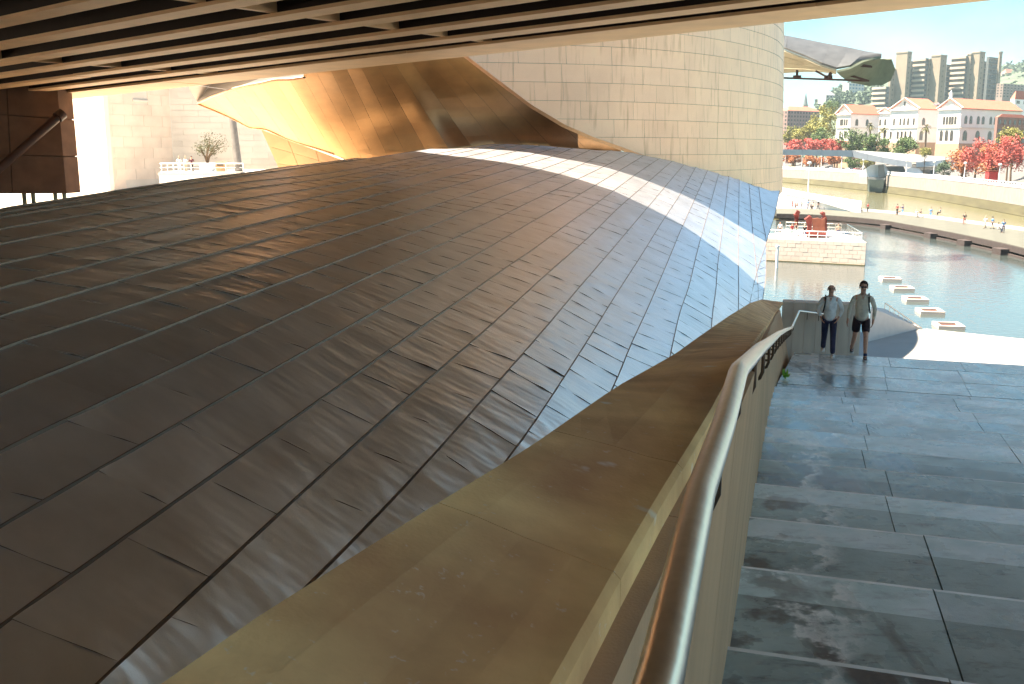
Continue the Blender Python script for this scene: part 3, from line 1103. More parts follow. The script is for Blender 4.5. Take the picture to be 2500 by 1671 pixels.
def slab(mb, a0, a1, b00, b01, b10, b11, z0, z1, ch=0.024):
    """stone slab from a0 to a1 (downhill), left edge b00..b10, right edge b01..b11, rounded nose at a1"""
    g = 0.004
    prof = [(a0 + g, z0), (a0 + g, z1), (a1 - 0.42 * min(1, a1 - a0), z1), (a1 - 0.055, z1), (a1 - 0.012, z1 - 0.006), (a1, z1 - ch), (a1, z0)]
    Lp, Rp = [], []
    for a, z in prof:
        t = (a - a0) / (a1 - a0)
        Lp.append(ab(a, lerp(b00, b10, t) + g, z))
        Rp.append(ab(a, lerp(b01, b11, t) - g, z))
    k = len(prof)
    o = mb.add(Lp + Rp, [tuple(range(k)), tuple(range(2 * k - 1, k - 1, -1))])
    for i in range(k):
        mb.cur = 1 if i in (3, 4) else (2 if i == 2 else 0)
        mb.f.append(tuple(o + q for q in (i, i + k, (i + 1) % k + k, (i + 1) % k)))
        mb.mi.append(mb.cur)
        mb.sm.append(False)
    mb.cur = 0

def joints(k):
    """joint positions across the flight for tread k"""
    j1 = 0.62 + 0.05 * ((k * 7) % 5) - 0.012 * k
    j2 = 2.15 + 0.10 * (k % 2) + 0.03 * k
    out = [j1, j2]
    while out[-1] < WIDE - 1.8:
        out.append(out[-1] + 1.55 + 0.1 * ((k * 3 + len(out)) % 3))
    return out + [WIDE]

for k in range(-3, 12):
    a1 = A0 + k * T_
    a0 = a1 - T_ if k > -3 else -7.0
    z = Z0 - k * RISE
    js = joints(k)
    lastb0, lastb1 = base_b(a0) - 0.02, base_b(a1) - 0.02
    for j in js:
        d0, d1 = j + 0.05, j
        m = MB()
        dz = R.uniform(-0.003, 0.003)
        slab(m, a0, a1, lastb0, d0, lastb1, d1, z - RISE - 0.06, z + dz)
        tone = {0: M_STAIR_D, -1: M_STAIR_D, -2: M_STAIR_D, 1: M_STAIR, 2: M_STAIR, 3: M_STAIR, 4: M_STAIR_D, 5: M_STAIR_D}.get(k, M_STAIR_L)  # near shade and far brightness painted in by tread; two treads wet
        m.build('slab', [tone, M_NOSE, {M_STAIR_D: M_STAIR, M_STAIR: M_STAIR_L, M_STAIR_L: M_STAIR_X}[tone]], stairs)  # riser shade painted as a darker rear; front paler, partly worn
        lastb0, lastb1 = d0, d1
# landing where the two walkers are
a = LAND_A0
r_ = 0
while a < LAND_A1 - 0.05:
    a2 = min(LAND_A1, a + 1.25)
    b_ = base_b(a) - 0.02
    off = R.uniform(0.3, 1.2)
    while b_ < WIDE:
        b2 = min(WIDE, b_ + off)
        off = 1.6
        m = MB()
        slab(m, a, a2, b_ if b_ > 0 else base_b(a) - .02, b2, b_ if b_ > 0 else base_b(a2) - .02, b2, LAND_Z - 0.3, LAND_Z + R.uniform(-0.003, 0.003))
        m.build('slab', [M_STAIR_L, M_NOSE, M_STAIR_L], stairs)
        b_ = b2
    a = a2
m = MB()
a, z = LAND_A1, LAND_Z
for k in range(38):
    z -= 0.176
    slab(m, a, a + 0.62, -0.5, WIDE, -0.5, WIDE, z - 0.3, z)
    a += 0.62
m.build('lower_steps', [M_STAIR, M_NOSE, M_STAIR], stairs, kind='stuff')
m = MB()
m.obox(ab(8, 6.2, 5.4), AX * 15.2, BX * 6.5, (0, 0, 4.3))
low = MB()
low.prism([ab(-7, -0.3, 11.0), ab(2.5, -0.3, 11.0), ab(20, -0.3, 8.2), ab(25, -0.3, 8.2), ab(25, -0.3, 2), ab(-7, -0.3, 2)], BX * 13.0)
low.build('stair_core', M_WALLF, stairs)

# the lower promenade beside the pond
prom = [ab(25, -0.6, 0), ab(25, 60, 0), ab(56, 60, 0), ab(63.5, 30, 0), ab(67.0, 12.2, 0), ab(69.0, 6.9, 0), ab(66, 2.0, 0), ab(44, -1.0, 0)]
flat('lower_promenade', [(p.x, p.y) for p in prom], 2.5, M_PROM, 2.2)

# ------------------------------------------------------------------ parapet with its wide coping
CAP_IN = [(-6, -0.30, -0.62), (1.085, -0.277, -0.64), (1.8, -0.262, -0.65), (2.5, -0.24, -0.66), (3.26, -0.235, -0.68), (5.05, -0.299, -0.96), (9.13, -0.48, -1.63),
          (16.29, -0.766, -2.76), (24.33, -0.995, -3.84), (26.28, -0.882, -3.85)]
def abz(px, py, d):
    p = at(px, py, d)
    return (p.dot(AX), p.dot(BX), p.z - 14)
CO_FAR = [abz(1640, 865, 4.2), abz(1692, 829, 6.0), abz(1735, 800, 8.5), abz(1780, 770, 13), abz(1830, 740, 21), abz(1860, 731, 26)]
CO_FAR.append((28.0, CO_FAR[-1][1] + .05, CO_FAR[-1][2]))
CAP_OUT = [(-6, -0.98, -0.45), (0.76, -0.632, -0.53), (1.19, -0.603, -0.55), (1.84, -0.555, -0.59), (2.68, -0.55, -0.66)] + CO_FAR
def prof_at(tab, a):
    return float(np.interp(a, [q[0] for q in tab], [q[1] for q in tab])), 14 + float(np.interp(a, [q[0] for q in tab], [q[2] for q in tab]))
parapet = thing('parapet_wall', 'long tan stone parapet with a broad sloping coping beside the stairs', 'wall', ab(10, -0.8, 9))
cuts = [-5.5, -1.0, 1.42, 2.02, 3.3, 5.6, 8.2, 11.2, 14.6, 18.2, 21.6, 24.3, 26.2]
for c0, c1 in zip(cuts[:-1], cuts[1:]):
    m = MB()
    rows = []
    for a in np.linspace(c0 + 0.0012, c1 - 0.0012, 6):
        bi, zi = prof_at(CAP_IN, a)
        bo, zo = prof_at(CAP_OUT, a)
        e = 0.012
        rows.append([ab(a, bi, zi - 0.07), ab(a, bi, zi - e), ab(a, bi - e, zi)] + [ab(a, lerp(bi, bo, t), lerp(zi, zo, t) + 0.004 * math.sin(9 * t + a)) for t in (0.25, 0.5, 0.75)] +
                    [ab(a, bo + e, zo), ab(a, bo, zo - e), ab(a, bo, zo - 0.12)])
    m.sheet(rows, 0.0, smooth=False)
    k = len(rows[0])
    m.add(rows[0], [tuple(range(k))])
    m.add(rows[-1], [tuple(range(k))[::-1]])
    m.build('coping_slab', M_CAP, parapet)
wc = list(np.arange(-5.5, 25.2, 0.92)) + [25.2]
for c0, c1 in zip(wc[:-1], wc[1:]):
    m = MB()
    def face(a, t):
        bi, zi = prof_at(CAP_IN, a)
        zb = 11.2 - max(0, a) * 0.156 if a < 21 else 7.9
        return ab(a, lerp(bi - 0.012, base_b(a), t), lerp(zi - 0.06, min(zb, zi - 1.2), t))
    rows = [[face(a, t) for t in (0, 0.33, 0.66, 1)] for a in (c0 + 0.003, (c0 + c1) / 2, c1 - 0.003)]
    m.sheet([r[::-1] for r in rows], 0.05, smooth=False)
    m.build('facing_slab', M_WALLF, parapet)
m = MB()
rows = []
for a in np.linspace(-5.5, 26.1, 24):
    bi, zi = prof_at(CAP_IN, a)
    bo, zo = prof_at(CAP_OUT, a)
    ba = base_b(a)
    zb = 3.0
    rows.append([ab(a, min(ba, bi) - 0.06, zb), ab(a, bi - 0.075, zi - 0.08), ab(a, bo + 0.05, zo - 0.1), ab(a, bo - 0.05, zb)])
m.sheet(rows, 0, smooth=False)
m.add(rows[-1], [(3, 2, 1, 0)])
m.build('wall_core', M_CAP, parapet)
# return wall at the end of the landing, and the flank of the lower flight
ret = thing('return_wall', 'pale stone wall closing the landing behind the walking man in the white shirt', 'wall', ab(26.3, 1.5, 9))
c0 = ab(26.2, -0.9, 0)
m = MB()
n_w = 7
for i in range(n_w):
    p, q = c0.lerp(ab(27.2, 1.1, 0), i / n_w), c0.lerp(ab(27.2, 1.1, 0), (i + 1) / n_w)
    g = (q - p).normalized() * 0.004
    za, zb = 10.15 - 0.02 * i, 10.15 - 0.02 * (i + 1)
    m = MB()
    m.prism([Vector((p.x + g.x, p.y + g.y, 3)), Vector((q.x - g.x, q.y - g.y, 3)), Vector((q.x - g.x, q.y - g.y, zb)), Vector((p.x + g.x, p.y + g.y, za))], AX * 0.5)
    m.build('facing_slab', mat('pale_wall_stone', (0.62, 0.52, 0.42), rough=0.75, var=0.12, scale=1.2, objvar=0.05, stretch=(3, 3, .5)), ret)
m = MB()
p, q = c0 + AX * .1, ab(27.3, 1.08, 0)
m.prism([Vector((p.x, p.y, 3)), Vector((q.x, q.y, 3)), Vector((q.x, q.y, 9.97)), Vector((p.x, p.y, 10.1))], AX * 0.35)
m.build('wall_core', M_WALLF, ret)
flank = thing('ramp_wall', 'low triangular stone wall dropping towards the pond beyond the walking pair', 'wall', atz(2190, 790, 3))
m = MB()
fa, fb, fc, fd = atz(2120, 835, 2.5), at(2128, 752, 60.5), at(2161, 757, 63), atz(2250, 802, 2.5)
m.prism([fa, fb, fc, fd], AX * 0.5)
m.build('wall_body', M_WHITESTONE, flank)
frail = thing('ramp_railing', 'thin railing sloping down the triangular wall by the pond', 'railing', fd)
m = MB()
ra, rb = at(2161, 740, 63), at(2250, 801, 64.5)
m.tube([ra, rb], 0.05, 5)
m.build('top_rail', M_STEEL, frail)
for i in range(9):
    p = ra.lerp(rb, i / 8)
    m = MB()
    m.tube([p, p - Vector((0, 0, 0.15 + 0.75 * (1 - i / 8)))], 0.022, 5)
    m.build('post', M_STEEL, frail)

# ------------------------------------------------------------------ handrail
RAIL = [abz(*q) for q in [(1612, 1652, 1.08), (1709, 1207, 1.70), (1767, 1037, 2.2), (1803, 906, 2.72), (1854, 853, 4.0), (1876, 836, 5.5), (1900, 816, 9.2), (1918, 806.5, 14), (1934, 800, 22.3), (1951, 760, 24.9), (1992, 765, 25.3), (2030, 769, 25.8)]]
RAIL = [(-5, RAIL[0][1] + .06, RAIL[0][2])] + RAIL
rail = thing('handrail', 'brushed steel tube handrail on hooked brackets along the stair wall', 'handrail', ab(8, -0.4, 11.5))
pts = [ab(a, b_, 14 + z) for a, b_, z in RAIL]
pp = []
for i, p in enumerate(pts):
    if 0 < i < len(pts) - 1 and i in (4, 9, 10):
        pp += [p.lerp(pts[i - 1], min(0.4, 0.04 / (p - pts[i - 1]).length)), p.lerp(pts[i + 1], min(0.4, 0.04 / (p - pts[i + 1]).length))]
    else:
        pp.append(p)
m = MB()
m.tube(pp, 0.0265, 20)
m.build('rail_tube', M_STEEL, rail)
rl = Poly(pts)
def rail_s(a):
    return rl.nearest(ab(a, prof_at(RAIL, a)[0], prof_at(RAIL, a)[1]))
p, q = rl.at(rail_s(2.17)), rl.at(rail_s(2.185))
m = MB()
m.tube([p, q], 0.0282, 20)
m.build('joint_sleeve', M_BRACKET, rail)
def bracket(p, out, dn):
    m = MB()
    w = -out
    c = [p - Vector((0, 0, 0.02)), p - Vector((0, 0, dn * 0.75)), p + w * 0.012 - Vector((0, 0, dn * 0.93)), p + w * 0.035 - Vector((0, 0, dn)), p + w * 0.16 - Vector((0, 0, dn))]
    m.tube(c, 0.009, 8)
    b = m.build('bracket', M_BRACKET, rail)
    return b
for a in (0.75, 2.05, 2.78, 3.7, 4.7, 5.9, 7.2, 8.6, 10.0, 11.4, 12.8, 14.2, 15.6, 17.0, 18.4, 19.8, 21.2, 23.4):
    b_, z = prof_at(RAIL, a)
    bracket(ab(a, b_, z), BX, 0.17)
for t in (0.25, 0.6, 0.9):
    p = pts[10].lerp(pts[12], t)
    bracket(p, -AX, 0.2)

# weed growing from the joint
weed = thing('weed', 'small bright green weed growing in the corner of the landing wall', 'plant', ab(21.9, -0.62, LAND_Z))
m = MB()
for i in range(26):
    a, e = R.uniform(0, 6.28), R.uniform(0.2, 1.3)
    d = Vector((math.cos(a) * math.cos(e), math.sin(a) * math.cos(e), math.sin(e)))
    p = ab(21.9, -0.60, LAND_Z) + Vector((R.uniform(-.05, .05), R.uniform(-.06, .06), R.uniform(0, .1)))
    s = d.cross(Vector((0, 0, 1))).normalized() * 0.028
    m.add([p, p + d * 0.07 + s, p + d * R.uniform(.12, .2), p + d * 0.07 - s], [(0, 1, 2, 3)])
m.build('leaf_tuft', mat('weed_green', (0.24, 0.52, 0.06), var=0.3), weed, kind='stuff')

# ------------------------------------------------------------------ left side: abutment, pipe, museum blocks, terrace
def wall_blocks(root, p0, p1, z0, z1, bh, bl, m_, thick=0.5, jitter=0.012, holes=(), name='stone_block', zbias=None):
    """a coursed wall between two plan points, each block its own piece; holes = (u0,u1,z0,z1) in metres along"""
    p0, p1 = Vector((p0[0], p0[1], 0)), Vector((p1[0], p1[1], 0))
    L_ = (p1 - p0).length
    u = (p1 - p0).normalized()
    n_ = Vector((u.y, -u.x, 0))
    z = z0
    r = 0
    cnt = 0
    while z < z1 - 0.02:
        zt = min(z1, z + bh)
        s = -bl * (0.5 if r % 2 else 0.0) - R.uniform(0, 0.2) * bl
        while s < L_ - 0.02:
            e = s + bl
            a, b_ = max(0, s), min(L_, e)
            s = e
            if b_ - a < 0.05:
                continue
            segs = [(a, b_)]
            for h0, h1, hz0, hz1 in holes:
                if zt > hz0 and z < hz1:
                    ns = []
                    for x0, x1 in segs:
                        if x1 <= h0 or x0 >= h1:
                            ns.append((x0, x1))
                        else:
                            if x0 < h0: ns.append((x0, h0))
                            if x1 > h1: ns.append((h1, x1))
                    segs = ns
            for x0, x1 in segs:
                m = MB()
                o = R.uniform(0, jitter)
                g = 0.012
                c = p0 + u * ((x0 + x1) / 2) - n_ * (thick / 2 - o) + Vector((0, 0, (z + zt) / 2))
                m.obox(c, u * ((x1 - x0) / 2 - g), n_ * (thick / 2), (0, 0, (zt - z) / 2 - g))
                m.build(name, m_, root)
                cnt += 1
        z = zt
        r += 1
    m = MB()
    m.obox(p0 + u * (L_ / 2) - n_ * (thick / 2 + 0.03) + Vector((0, 0, (z0 + z1) / 2)), u * (L_ / 2 - 0.01), n_ * (thick / 2 - 0.02), (0, 0, (z1 - z0) / 2 - 0.02))
    m.build('joint_backing', M_LIMEG, root)
    return u, n_

abut = thing('bridge_abutment', 'brown shaded concrete abutment wall under the far left end of the bridge', 'wall', at(90, 470, 50))
aL, aR = at(-260, 475, 46), at(164, 474, 50)
tL, tR = at(-260, 150, 46), at(140, 200, 50)
for i in range(3):
    for j in range(3):
        f0, f1, g0, g1 = i / 3, (i + 1) / 3, j / 3, (j + 1) / 3
        def pt(f, g):
            return aL.lerp(aR, f).lerp(tL.lerp(tR, f), g)
        m = MB()
        e = 0.004
        m.prism([pt(f0 + e, g0 + e), pt(f1 - e, g0 + e), pt(f1 - e, g1 - e), pt(f0 + e, g1 - e)], (0.2, 1.2, 0))
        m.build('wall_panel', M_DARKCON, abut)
m = MB()
m.prism([aL + Vector((.1, .3, .05)), aR + Vector((-.1, .3, .05)), tR + Vector((-.1, .3, 0)), tL + Vector((.1, .3, 0))], (0.2, 0.8, 0))
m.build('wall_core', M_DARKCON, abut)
pipe = thing('drain_pipe', 'thick dark drain pipe leaning across the brown abutment wall', 'pipe', at(28, 385, 48))
m = MB()
m.tube([at(-80, 478, 47), at(28, 386, 48), at(145, 284, 49)], 0.20, 14)
m.build('pipe_tube', M_PIPE, pipe)
m = MB()
m.tube([at(140, 288, 48.9), at(153, 277, 49.1)], 0.27, 14)
m.build('pipe_collar', M_PIPE, pipe)
for i, x in enumerate((60, 82, 136, 158)):
    m = MB()
    m.tube([Vector((at(x, 490, 62).x, at(x, 490, 62).y, 9.2)), Vector((at(x, 490, 62).x, at(x, 490, 62).y, 13.4))], 0.14, 8)
    tag(m.build('steel_post', M_TEAL), ('leftmost slim greenish post in the bright gap under the brown abutment', 'second slim greenish post from the left under the brown abutment',
        'third slim greenish post from the left under the brown abutment', 'slim greenish post at the right edge of the gap under the abutment')[i], 'post', 'posts under the abutment')

mus = thing('limestone_building', 'sunlit limestone museum blocks rising beyond the far side of the vault', 'building', at(380, 430, 124))
kA = [(at(60, 368, 150).x, at(60, 368, 150).y), (at(262, 368, 118).x, at(262, 368, 118).y), (at(422, 368, 127).x, at(422, 368, 127).y), (at(760, 368, 127).x, at(760, 368, 127).y)]
ZT = 24.2
u, n_ = wall_blocks(mus, kA[0], kA[1], 9.2, ZT, 1.5, 4.2, M_LIME)
wx0 = 118 / FPX
pB0, pB1 = Vector((kA[1][0], kA[1][1], 0)), Vector((kA[2][0], kA[2][1], 0))
LB = (pB1 - pB0).length
w0, w1 = LB * 0.43, LB * 0.65
zwin = at(350, 249, 123).z
u, n_ = wall_blocks(mus, kA[1], kA[2], 9.2, ZT, 1.3, 3.0, M_LIME, holes=[(w0, w1, zwin, ZT + 1), (LB * 0.24, LB * 0.93, 9.2, at(350, 446, 123).z)])
# window and louvres of the middle block
m = MB()
m.obox(pB0 + u * ((w0 + w1) / 2) - n_ * 0.35 + Vector((0, 0, (zwin + ZT) / 2)), u * ((w1 - w0) / 2 - 0.2), n_ * 0.03, (0, 0, (ZT - zwin) / 2 - 0.1))
wn_ = m.build('window', M_GLASS, mus)
for a, b_ in ((w0, w0 + 0.18), (w1 - 0.18, w1), ((w0 + w1) / 2 + 0.75, (w0 + w1) / 2 + 0.9)):
    m = MB()
    m.obox(pB0 + u * ((a + b_) / 2) - n_ * 0.22 + Vector((0, 0, (zwin + ZT) / 2)), u * ((b_ - a) / 2), n_ * 0.1, (0, 0, (ZT - zwin) / 2))
    m.build('frame', M_ORANGE, wn_)
m = MB()
m.obox(pB0 + u * ((w0 + w1) / 2) - n_ * 0.1 + Vector((0, 0, zwin + 0.05)), u * ((w1 - w0) / 2 + 0.1), n_ * 0.22, (0, 0, 0.12))
m.build('sill', M_LIMEG, wn_)
zl = at(350, 446, 123).z
k = 0
zz = 9.25
while zz < zl - 0.1:
    m = MB()
    m.obox(pB0 + u * (LB * 0.585) - n_ * 0.15 + Vector((0, 0, zz + 0.14)), u * (LB * 0.34), n_ * 0.09, (0, 0.0, 0.11))
    m.build('louvre_slat', M_ORANGE, mus)
    zz += 0.30
wall_blocks(mus, kA[2], kA[3], 9.2, ZT, 0.76, 3.6, M_LIMEG, jitter=0.03)

col_ = thing('steel_column', 'tall dark grey tapered column standing at the end of the terrace railing', 'column', at(583, 410, 104))
m = MB()
m.tube([at(583, 418, 104), at(576, 360, 104), at(565, 270, 104), at(556, 190, 104)], [0.42, 0.40, 0.36, 0.33], 14)
m.build('shaft', M_LIPDK if False else mat('column_steel', (0.20, 0.18, 0.16), rough=0.5, metal=0.3), col_)
m = MB()
q = at(583, 418, 104)
m.tube([q - Vector((0, 0, 0.25)), q], 0.6, 14)
m.build('base', M_LIMEG, col_)

terrace = thing('terrace', 'white terrace slab carrying three visitors and a potted tree beyond the vault', 'terrace', at(490, 432, 106))
zt = at(490, 421, 106).z
tx0, tx1 = at(385, 421, 103.5), at(660, 421, 103.5)
m = MB()
m.box(tx0.x, tx1.x, tx0.y, tx0.y + 20, zt - 0.25, zt)
m.build('deck_slab', M_WHITESTONE, terrace)
for i in range(5):
    x0 = lerp(tx0.x, tx1.x, i / 5) + 0.05
    m = MB()
    m.box(x0, lerp(tx0.x, tx1.x, (i + 1) / 5) - 0.01, tx0.y + 0.15, tx0.y + 19, 9.0, zt - 0.26)
    m.build('front_panel', M_WHITE, terrace)

def railing(name, label, pts, h, m_, nposts, rails=(1.0, 0.55, 0.1), r=0.04, grp=None):
    """tube railing along a line of foot points"""
    root = thing(name, label, 'railing', pts[0], grp)
    L_ = Poly(pts)
    for f in rails:
        m = MB()
        m.tube([p + Vector((0, 0, h * f)) for p in pts], r if f == 1.0 else r * 0.6, 6)
        m.build('top_rail' if f == 1.0 else 'rail', m_, root)
    for i in range(nposts + 1):
        p = L_.at(L_.s[-1] * i / nposts)
        m = MB()
        m.tube([p, p + Vector((0, 0, h))], r * 0.8, 6)
        m.build('post', m_, root)
    return root
railing('terrace_railing', 'white tube railing along the front edge of the terrace', [Vector((tx0.x + .2, tx0.y + 8, zt)), Vector((tx0.x + .2, tx0.y + .25, zt)), Vector((at(594, 421, 103.7).x, tx0.y + .25, zt))], 0.95, M_WHITE, 9, r=0.055)
pl = thing('planter', 'white square planter box holding the small terrace tree', 'planter', at(507, 421, 106))
q = at(507, 421, 106)
m = MB()
m.prism([(q.x - .62, q.y - .6, zt), (q.x + .62, q.y - .6, zt), (q.x + .72, q.y - .6, zt + 0.92), (q.x - .72, q.y - .6, zt + 0.92)], (0, 1.2, 0))
m.build('box', M_WHITE, pl)
m = MB()
m.box(q.x - .6, q.x + .6, q.y - .5, q.y + .5, zt + 0.93, zt + 0.96)
m.build('soil', M_BARK, pl)
bin_ = thing('litter_bin', 'small tan litter bin with a dark slot beside the planter', 'bin', at(541, 418, 108))
q2 = at(541, 418, 108)
m = MB(); m.box(q2.x - .5, q2.x + .5, q2.y - .4, q2.y + .4, zt, zt + 1.1); m.build('body', M_ORANGE, bin_)
m = MB(); m.box(q2.x - .35, q2.x + .35, q2.y - .43, q2.y - .41, zt + .68, zt + .9); m.build('slot', M_BLACK, bin_)
ben = thing('terrace_bench', 'low bench slab behind the dark clothed visitor on the terrace', 'bench', at(488, 415, 110))
q3 = at(488, 415, 110)
m = MB(); m.box(q3.x - 1.0, q3.x + .9, q3.y - .3, q3.y + .3, zt + .62, zt + .72); m.build('seat', M_LIMEG, ben)
for sx in (-.8, .7):
    m = MB(); m.box(q3.x + sx - .06, q3.x + sx + .06, q3.y - .25, q3.y + .25, zt, zt + .62); m.build('leg', M_LIMEG, ben)

wedge = thing('ochre_wall', 'ochre stone wedge wall leaning out below the scoop beside the vault crest', 'wall', at(740, 400, 62))
wa, wb, wc2, wd = at(637, 316, 58.5), at(845, 395, 53), at(845, 440, 56), at(693, 440, 60)
for i in range(3):
    for j in range(3):
        def wp(f, g):
            return wa.lerp(wb, f).lerp(wd.lerp(wc2, f), g)
        m = MB()
        m.prism([wp(i / 3 + .003, j / 3 + .003), wp((i + 1) / 3 - .003, j / 3 + .003), wp((i + 1) / 3 - .003, (j + 1) / 3 - .003), wp(i / 3 + .003, (j + 1) / 3 - .003)], (0.1, 0.5, 0))
        m.build('panel', M_ORANGE, wedge)

# ------------------------------------------------------------------ pond: platform, sculptures, stone boxes, walkway, promenade
plat_z = 3.5
plat = thing('stone_platform', 'square pale stone platform standing in the pond under the rusty sculptures', 'platform', atz(2000, 640, 0.8))
pA, pB = atz(1850, 582, plat_z), atz(2115, 593, plat_z)
pu = (pB - pA).normalized()
pn = Vector((pu.y, -pu.x, 0))
wall_blocks(plat, (pA.x, pA.y), (pB.x, pB.y), 0.55, plat_z - 0.02, 0.5, 0.95, M_LIME, 0.4, 0.02)
pC = pB - pn * 15.0 - pu * 4.4
pD = pA - pn * 15.0
m = MB()
m.prism([Vector((p.x, p.y, plat_z - 0.2)) for p in (pA - pn * .02, pB - pn * .02, pC, pD)], (0, 0, 0.2))
m.build('deck', M_WHITESTONE, plat)
m = MB()
m.prism([Vector((p.x, p.y, -1.5)) for p in (pA - pn * .4, pB - pn * .4 - pu * .1, pC, pD)], (0, 0, 4.75))
m.build('core', M_LIME, plat)
m = MB()
m.obox((pA + pB) / 2 + Vector((0, 0, 0.75 - plat_z)) + pn * 0.1, pu * ((pB - pA).length / 2), pn * 0.22, (0, 0, 0.16))
m.build('waterline_ledge', M_TIDE, plat)
fr0, fr1 = pA - pn * 0.4, pB - pn * 0.5 - pu * 0.6
railing('platform_railing', 'white tube railing along the near edge of the stone platform', [fr0, fr1], 1.05, M_WHITE, 12, r=0.06)
railing('platform_side_railing', 'wire railing running back along the pond side of the stone platform', [fr1 - pn * .1, pC + pn * 0.5 - pu * 0.3], 1.05, M_STEEL, 10, r=0.05)
railing('platform_back_railing', 'thin railing along the far edge of the platform behind the sculptures', [pD + pn * .5, pC + pn * .5 - pu * 1.0], 1.05, M_STEEL, 9, r=0.05)

def z3(x, y): return (1900 + x / 7.82, 460 + y / 7.82)
def lump(poly3, d, depth, m_, name, parent, jag=0.12):
    mb = MB()
    pts = [at(*z3(*q), d) for q in poly3]
    out = []
    for i, p in enumerate(pts):
        q = pts[(i + 1) % len(pts)]
        out.append(p)
        out.append(p.lerp(q, 0.5) + Vector((R.uniform(-jag, jag), 0, R.uniform(-jag, jag))))
    mb.prism(out, Vector((depth * 0.25, depth, 0)))
    return mb.build(name, m_, parent)
sc1 = thing('iron_sculpture', 'broad rust red iron sculpture with torn upper corners on the stone platform', 'sculpture', at(*z3(740, 930), 122))
lump([(640, 575), (650, 905), (915, 905), (905, 560), (850, 600), (760, 570)], 121.0, 0.6, M_RUSTO, 'front_plate', sc1)
lump([(505, 600), (560, 560), (590, 530), (640, 550), (650, 575), (640, 905), (540, 905), (560, 720), (540, 640)], 121.2, 1.8, M_RUST, 'side_plate', sc1)
lump([(800, 470), (860, 455), (895, 465), (900, 520), (925, 560), (930, 905), (830, 905), (850, 600), (855, 540), (810, 500)], 121.4, 1.8, M_RUST, 'torn_horn', sc1)
lump([(530, 850), (945, 865), (940, 925), (545, 920)], 120.6, 3.2, M_RUST, 'base', sc1, 0.03)
sc2 = thing('iron_pillar_sculpture', 'tall narrow rust red iron sculpture with a ragged head on the platform', 'sculpture', at(*z3(350, 720), 124))
lump([(305, 720), (320, 600), (315, 540), (385, 540), (385, 600), (390, 720)], 124, 0.9, M_RUST, 'stem', sc2)
lump([(290, 500), (330, 470), (355, 425), (385, 435), (425, 475), (400, 515), (405, 545), (300, 540)], 123.8, 1.2, M_RUST, 'head', sc2)

box_px = [(2173, 684), (2202, 707), (2234, 734), (2270, 764), (2315, 799)]
BOXLAB = ['farthest of the five stone water boxes in a row in the pond', 'stone water box second farthest in the pond row', 'middle stone water box of the row in the pond',
          'stone water box second nearest in the pond row', 'nearest stone water box in the pond, just off the promenade']
proto_box = thing('water_box', BOXLAB[0], 'stone box', atz(*box_px[0], 0.8), 'stone boxes standing in the pond')
bx0 = atz(*box_px[0], 0.8)
bu = (atz(*box_px[4], 0.8) - bx0).normalized()
ux, uy = Vector((0.985, -0.17, 0)), Vector((0.17, 0.985, 0))
for nm, c, hx, hy in (('front_slab', (0, -0.92), 0.95, 0.13), ('rear_slab', (0, 0.92), 0.95, 0.13), ('end_slab', (-0.82, 0), 0.13, 0.78), ('end_slab', (0.82, 0), 0.13, 0.78)):
    m = MB()
    m.obox(bx0 + ux * c[0] + uy * c[1] + Vector((0, 0, -0.15)), ux * hx, uy * hy, (0, 0, 0.40))
    m.build(nm, M_LIME, proto_box)
m = MB()
m.obox(bx0 + Vector((0, 0, 0.08)), ux * 0.68, uy * 0.78, (0, 0, 0.05))
m.build('grate', M_LIPDK, proto_box)
for k in range(1, 5):
    dup(proto_box, atz(*box_px[k], 0.8), 0, BOXLAB[k])

def c2(x, y): return (1880 + x / 3.784, 340 + y / 3.784)
wk = thing('curved_walkway', 'long curved grey concrete walkway crossing between pond and river on low piers', 'walkway', atz(*c2(1300, 790), 1.8))
near_px = [(60, 688), (300, 692), (530, 702), (800, 722), (1050, 747), (1300, 792), (1550, 835), (1800, 884), (2050, 935), (2270, 985), (2500, 1045)]
far_px = [(60, 640), (300, 645), (530, 652), (800, 664), (1050, 683), (1300, 708), (1550, 740), (1800, 775), (2050, 808), (2270, 838), (2500, 872)]
nearL = smooth_line([atz(*c2(*q), 2.2) for q in near_px], 60, 6)
farL = smooth_line([atz(*c2(*q), 2.2) for q in far_px], 60, 6)
N_ = 20
for i in range(N_):
    a, b_ = i * 3, min(59, i * 3 + 3)
    if b_ <= a: continue
    m = MB()
    rows = [[nearL[k], farL[k]] for k in range(a, b_ + 1)]
    m.sheet([r[::-1] for r in rows], 0.8, smooth=False)
    m.build('deck_segment', mat('walkway_concrete', (0.085, 0.085, 0.065), rough=0.85, var=0.1, scale=0.5, objvar=0.05), wk)
M_DKC = mat('walkway_dark_face', (0.045, 0.032, 0.028), rough=0.85, var=0.2)
m = MB()
m.sheet([[p + Vector((0, -0.15, -0.08)) for p in nearL], [p + Vector((0, -0.15, -0.85)) for p in nearL]], 0.14, smooth=False)
m.build('fascia', M_DKC, wk)
m = MB()
m.sheet([[p + Vector((0, -0.1, -1.15)) for p in nearL], [p + Vector((0, -0.1, -2.2)) for p in nearL]], 0.3, smooth=False)
m.build('sill_beam', M_DKC, wk)
for px in (1120, 1565, 1890, 2250):
    p = atz(*c2(px, 905), 0.8)
    k = min(range(60), key=lambda i: (nearL[i] - EYE).normalized().cross((p - EYE).normalized()).z ** 2)
    m = MB()
    m.box(nearL[k].x - 1.2, nearL[k].x + 1.2, nearL[k].y + .2, nearL[k].y + 2.6, -0.5, 1.6)
    m.build('pier', M_DKC, wk)
m = MB()
for i in range(0, 40):
    pass
rows_lo = [p + Vector((0, 0.15, 0.01)) for p in farL[14:]]
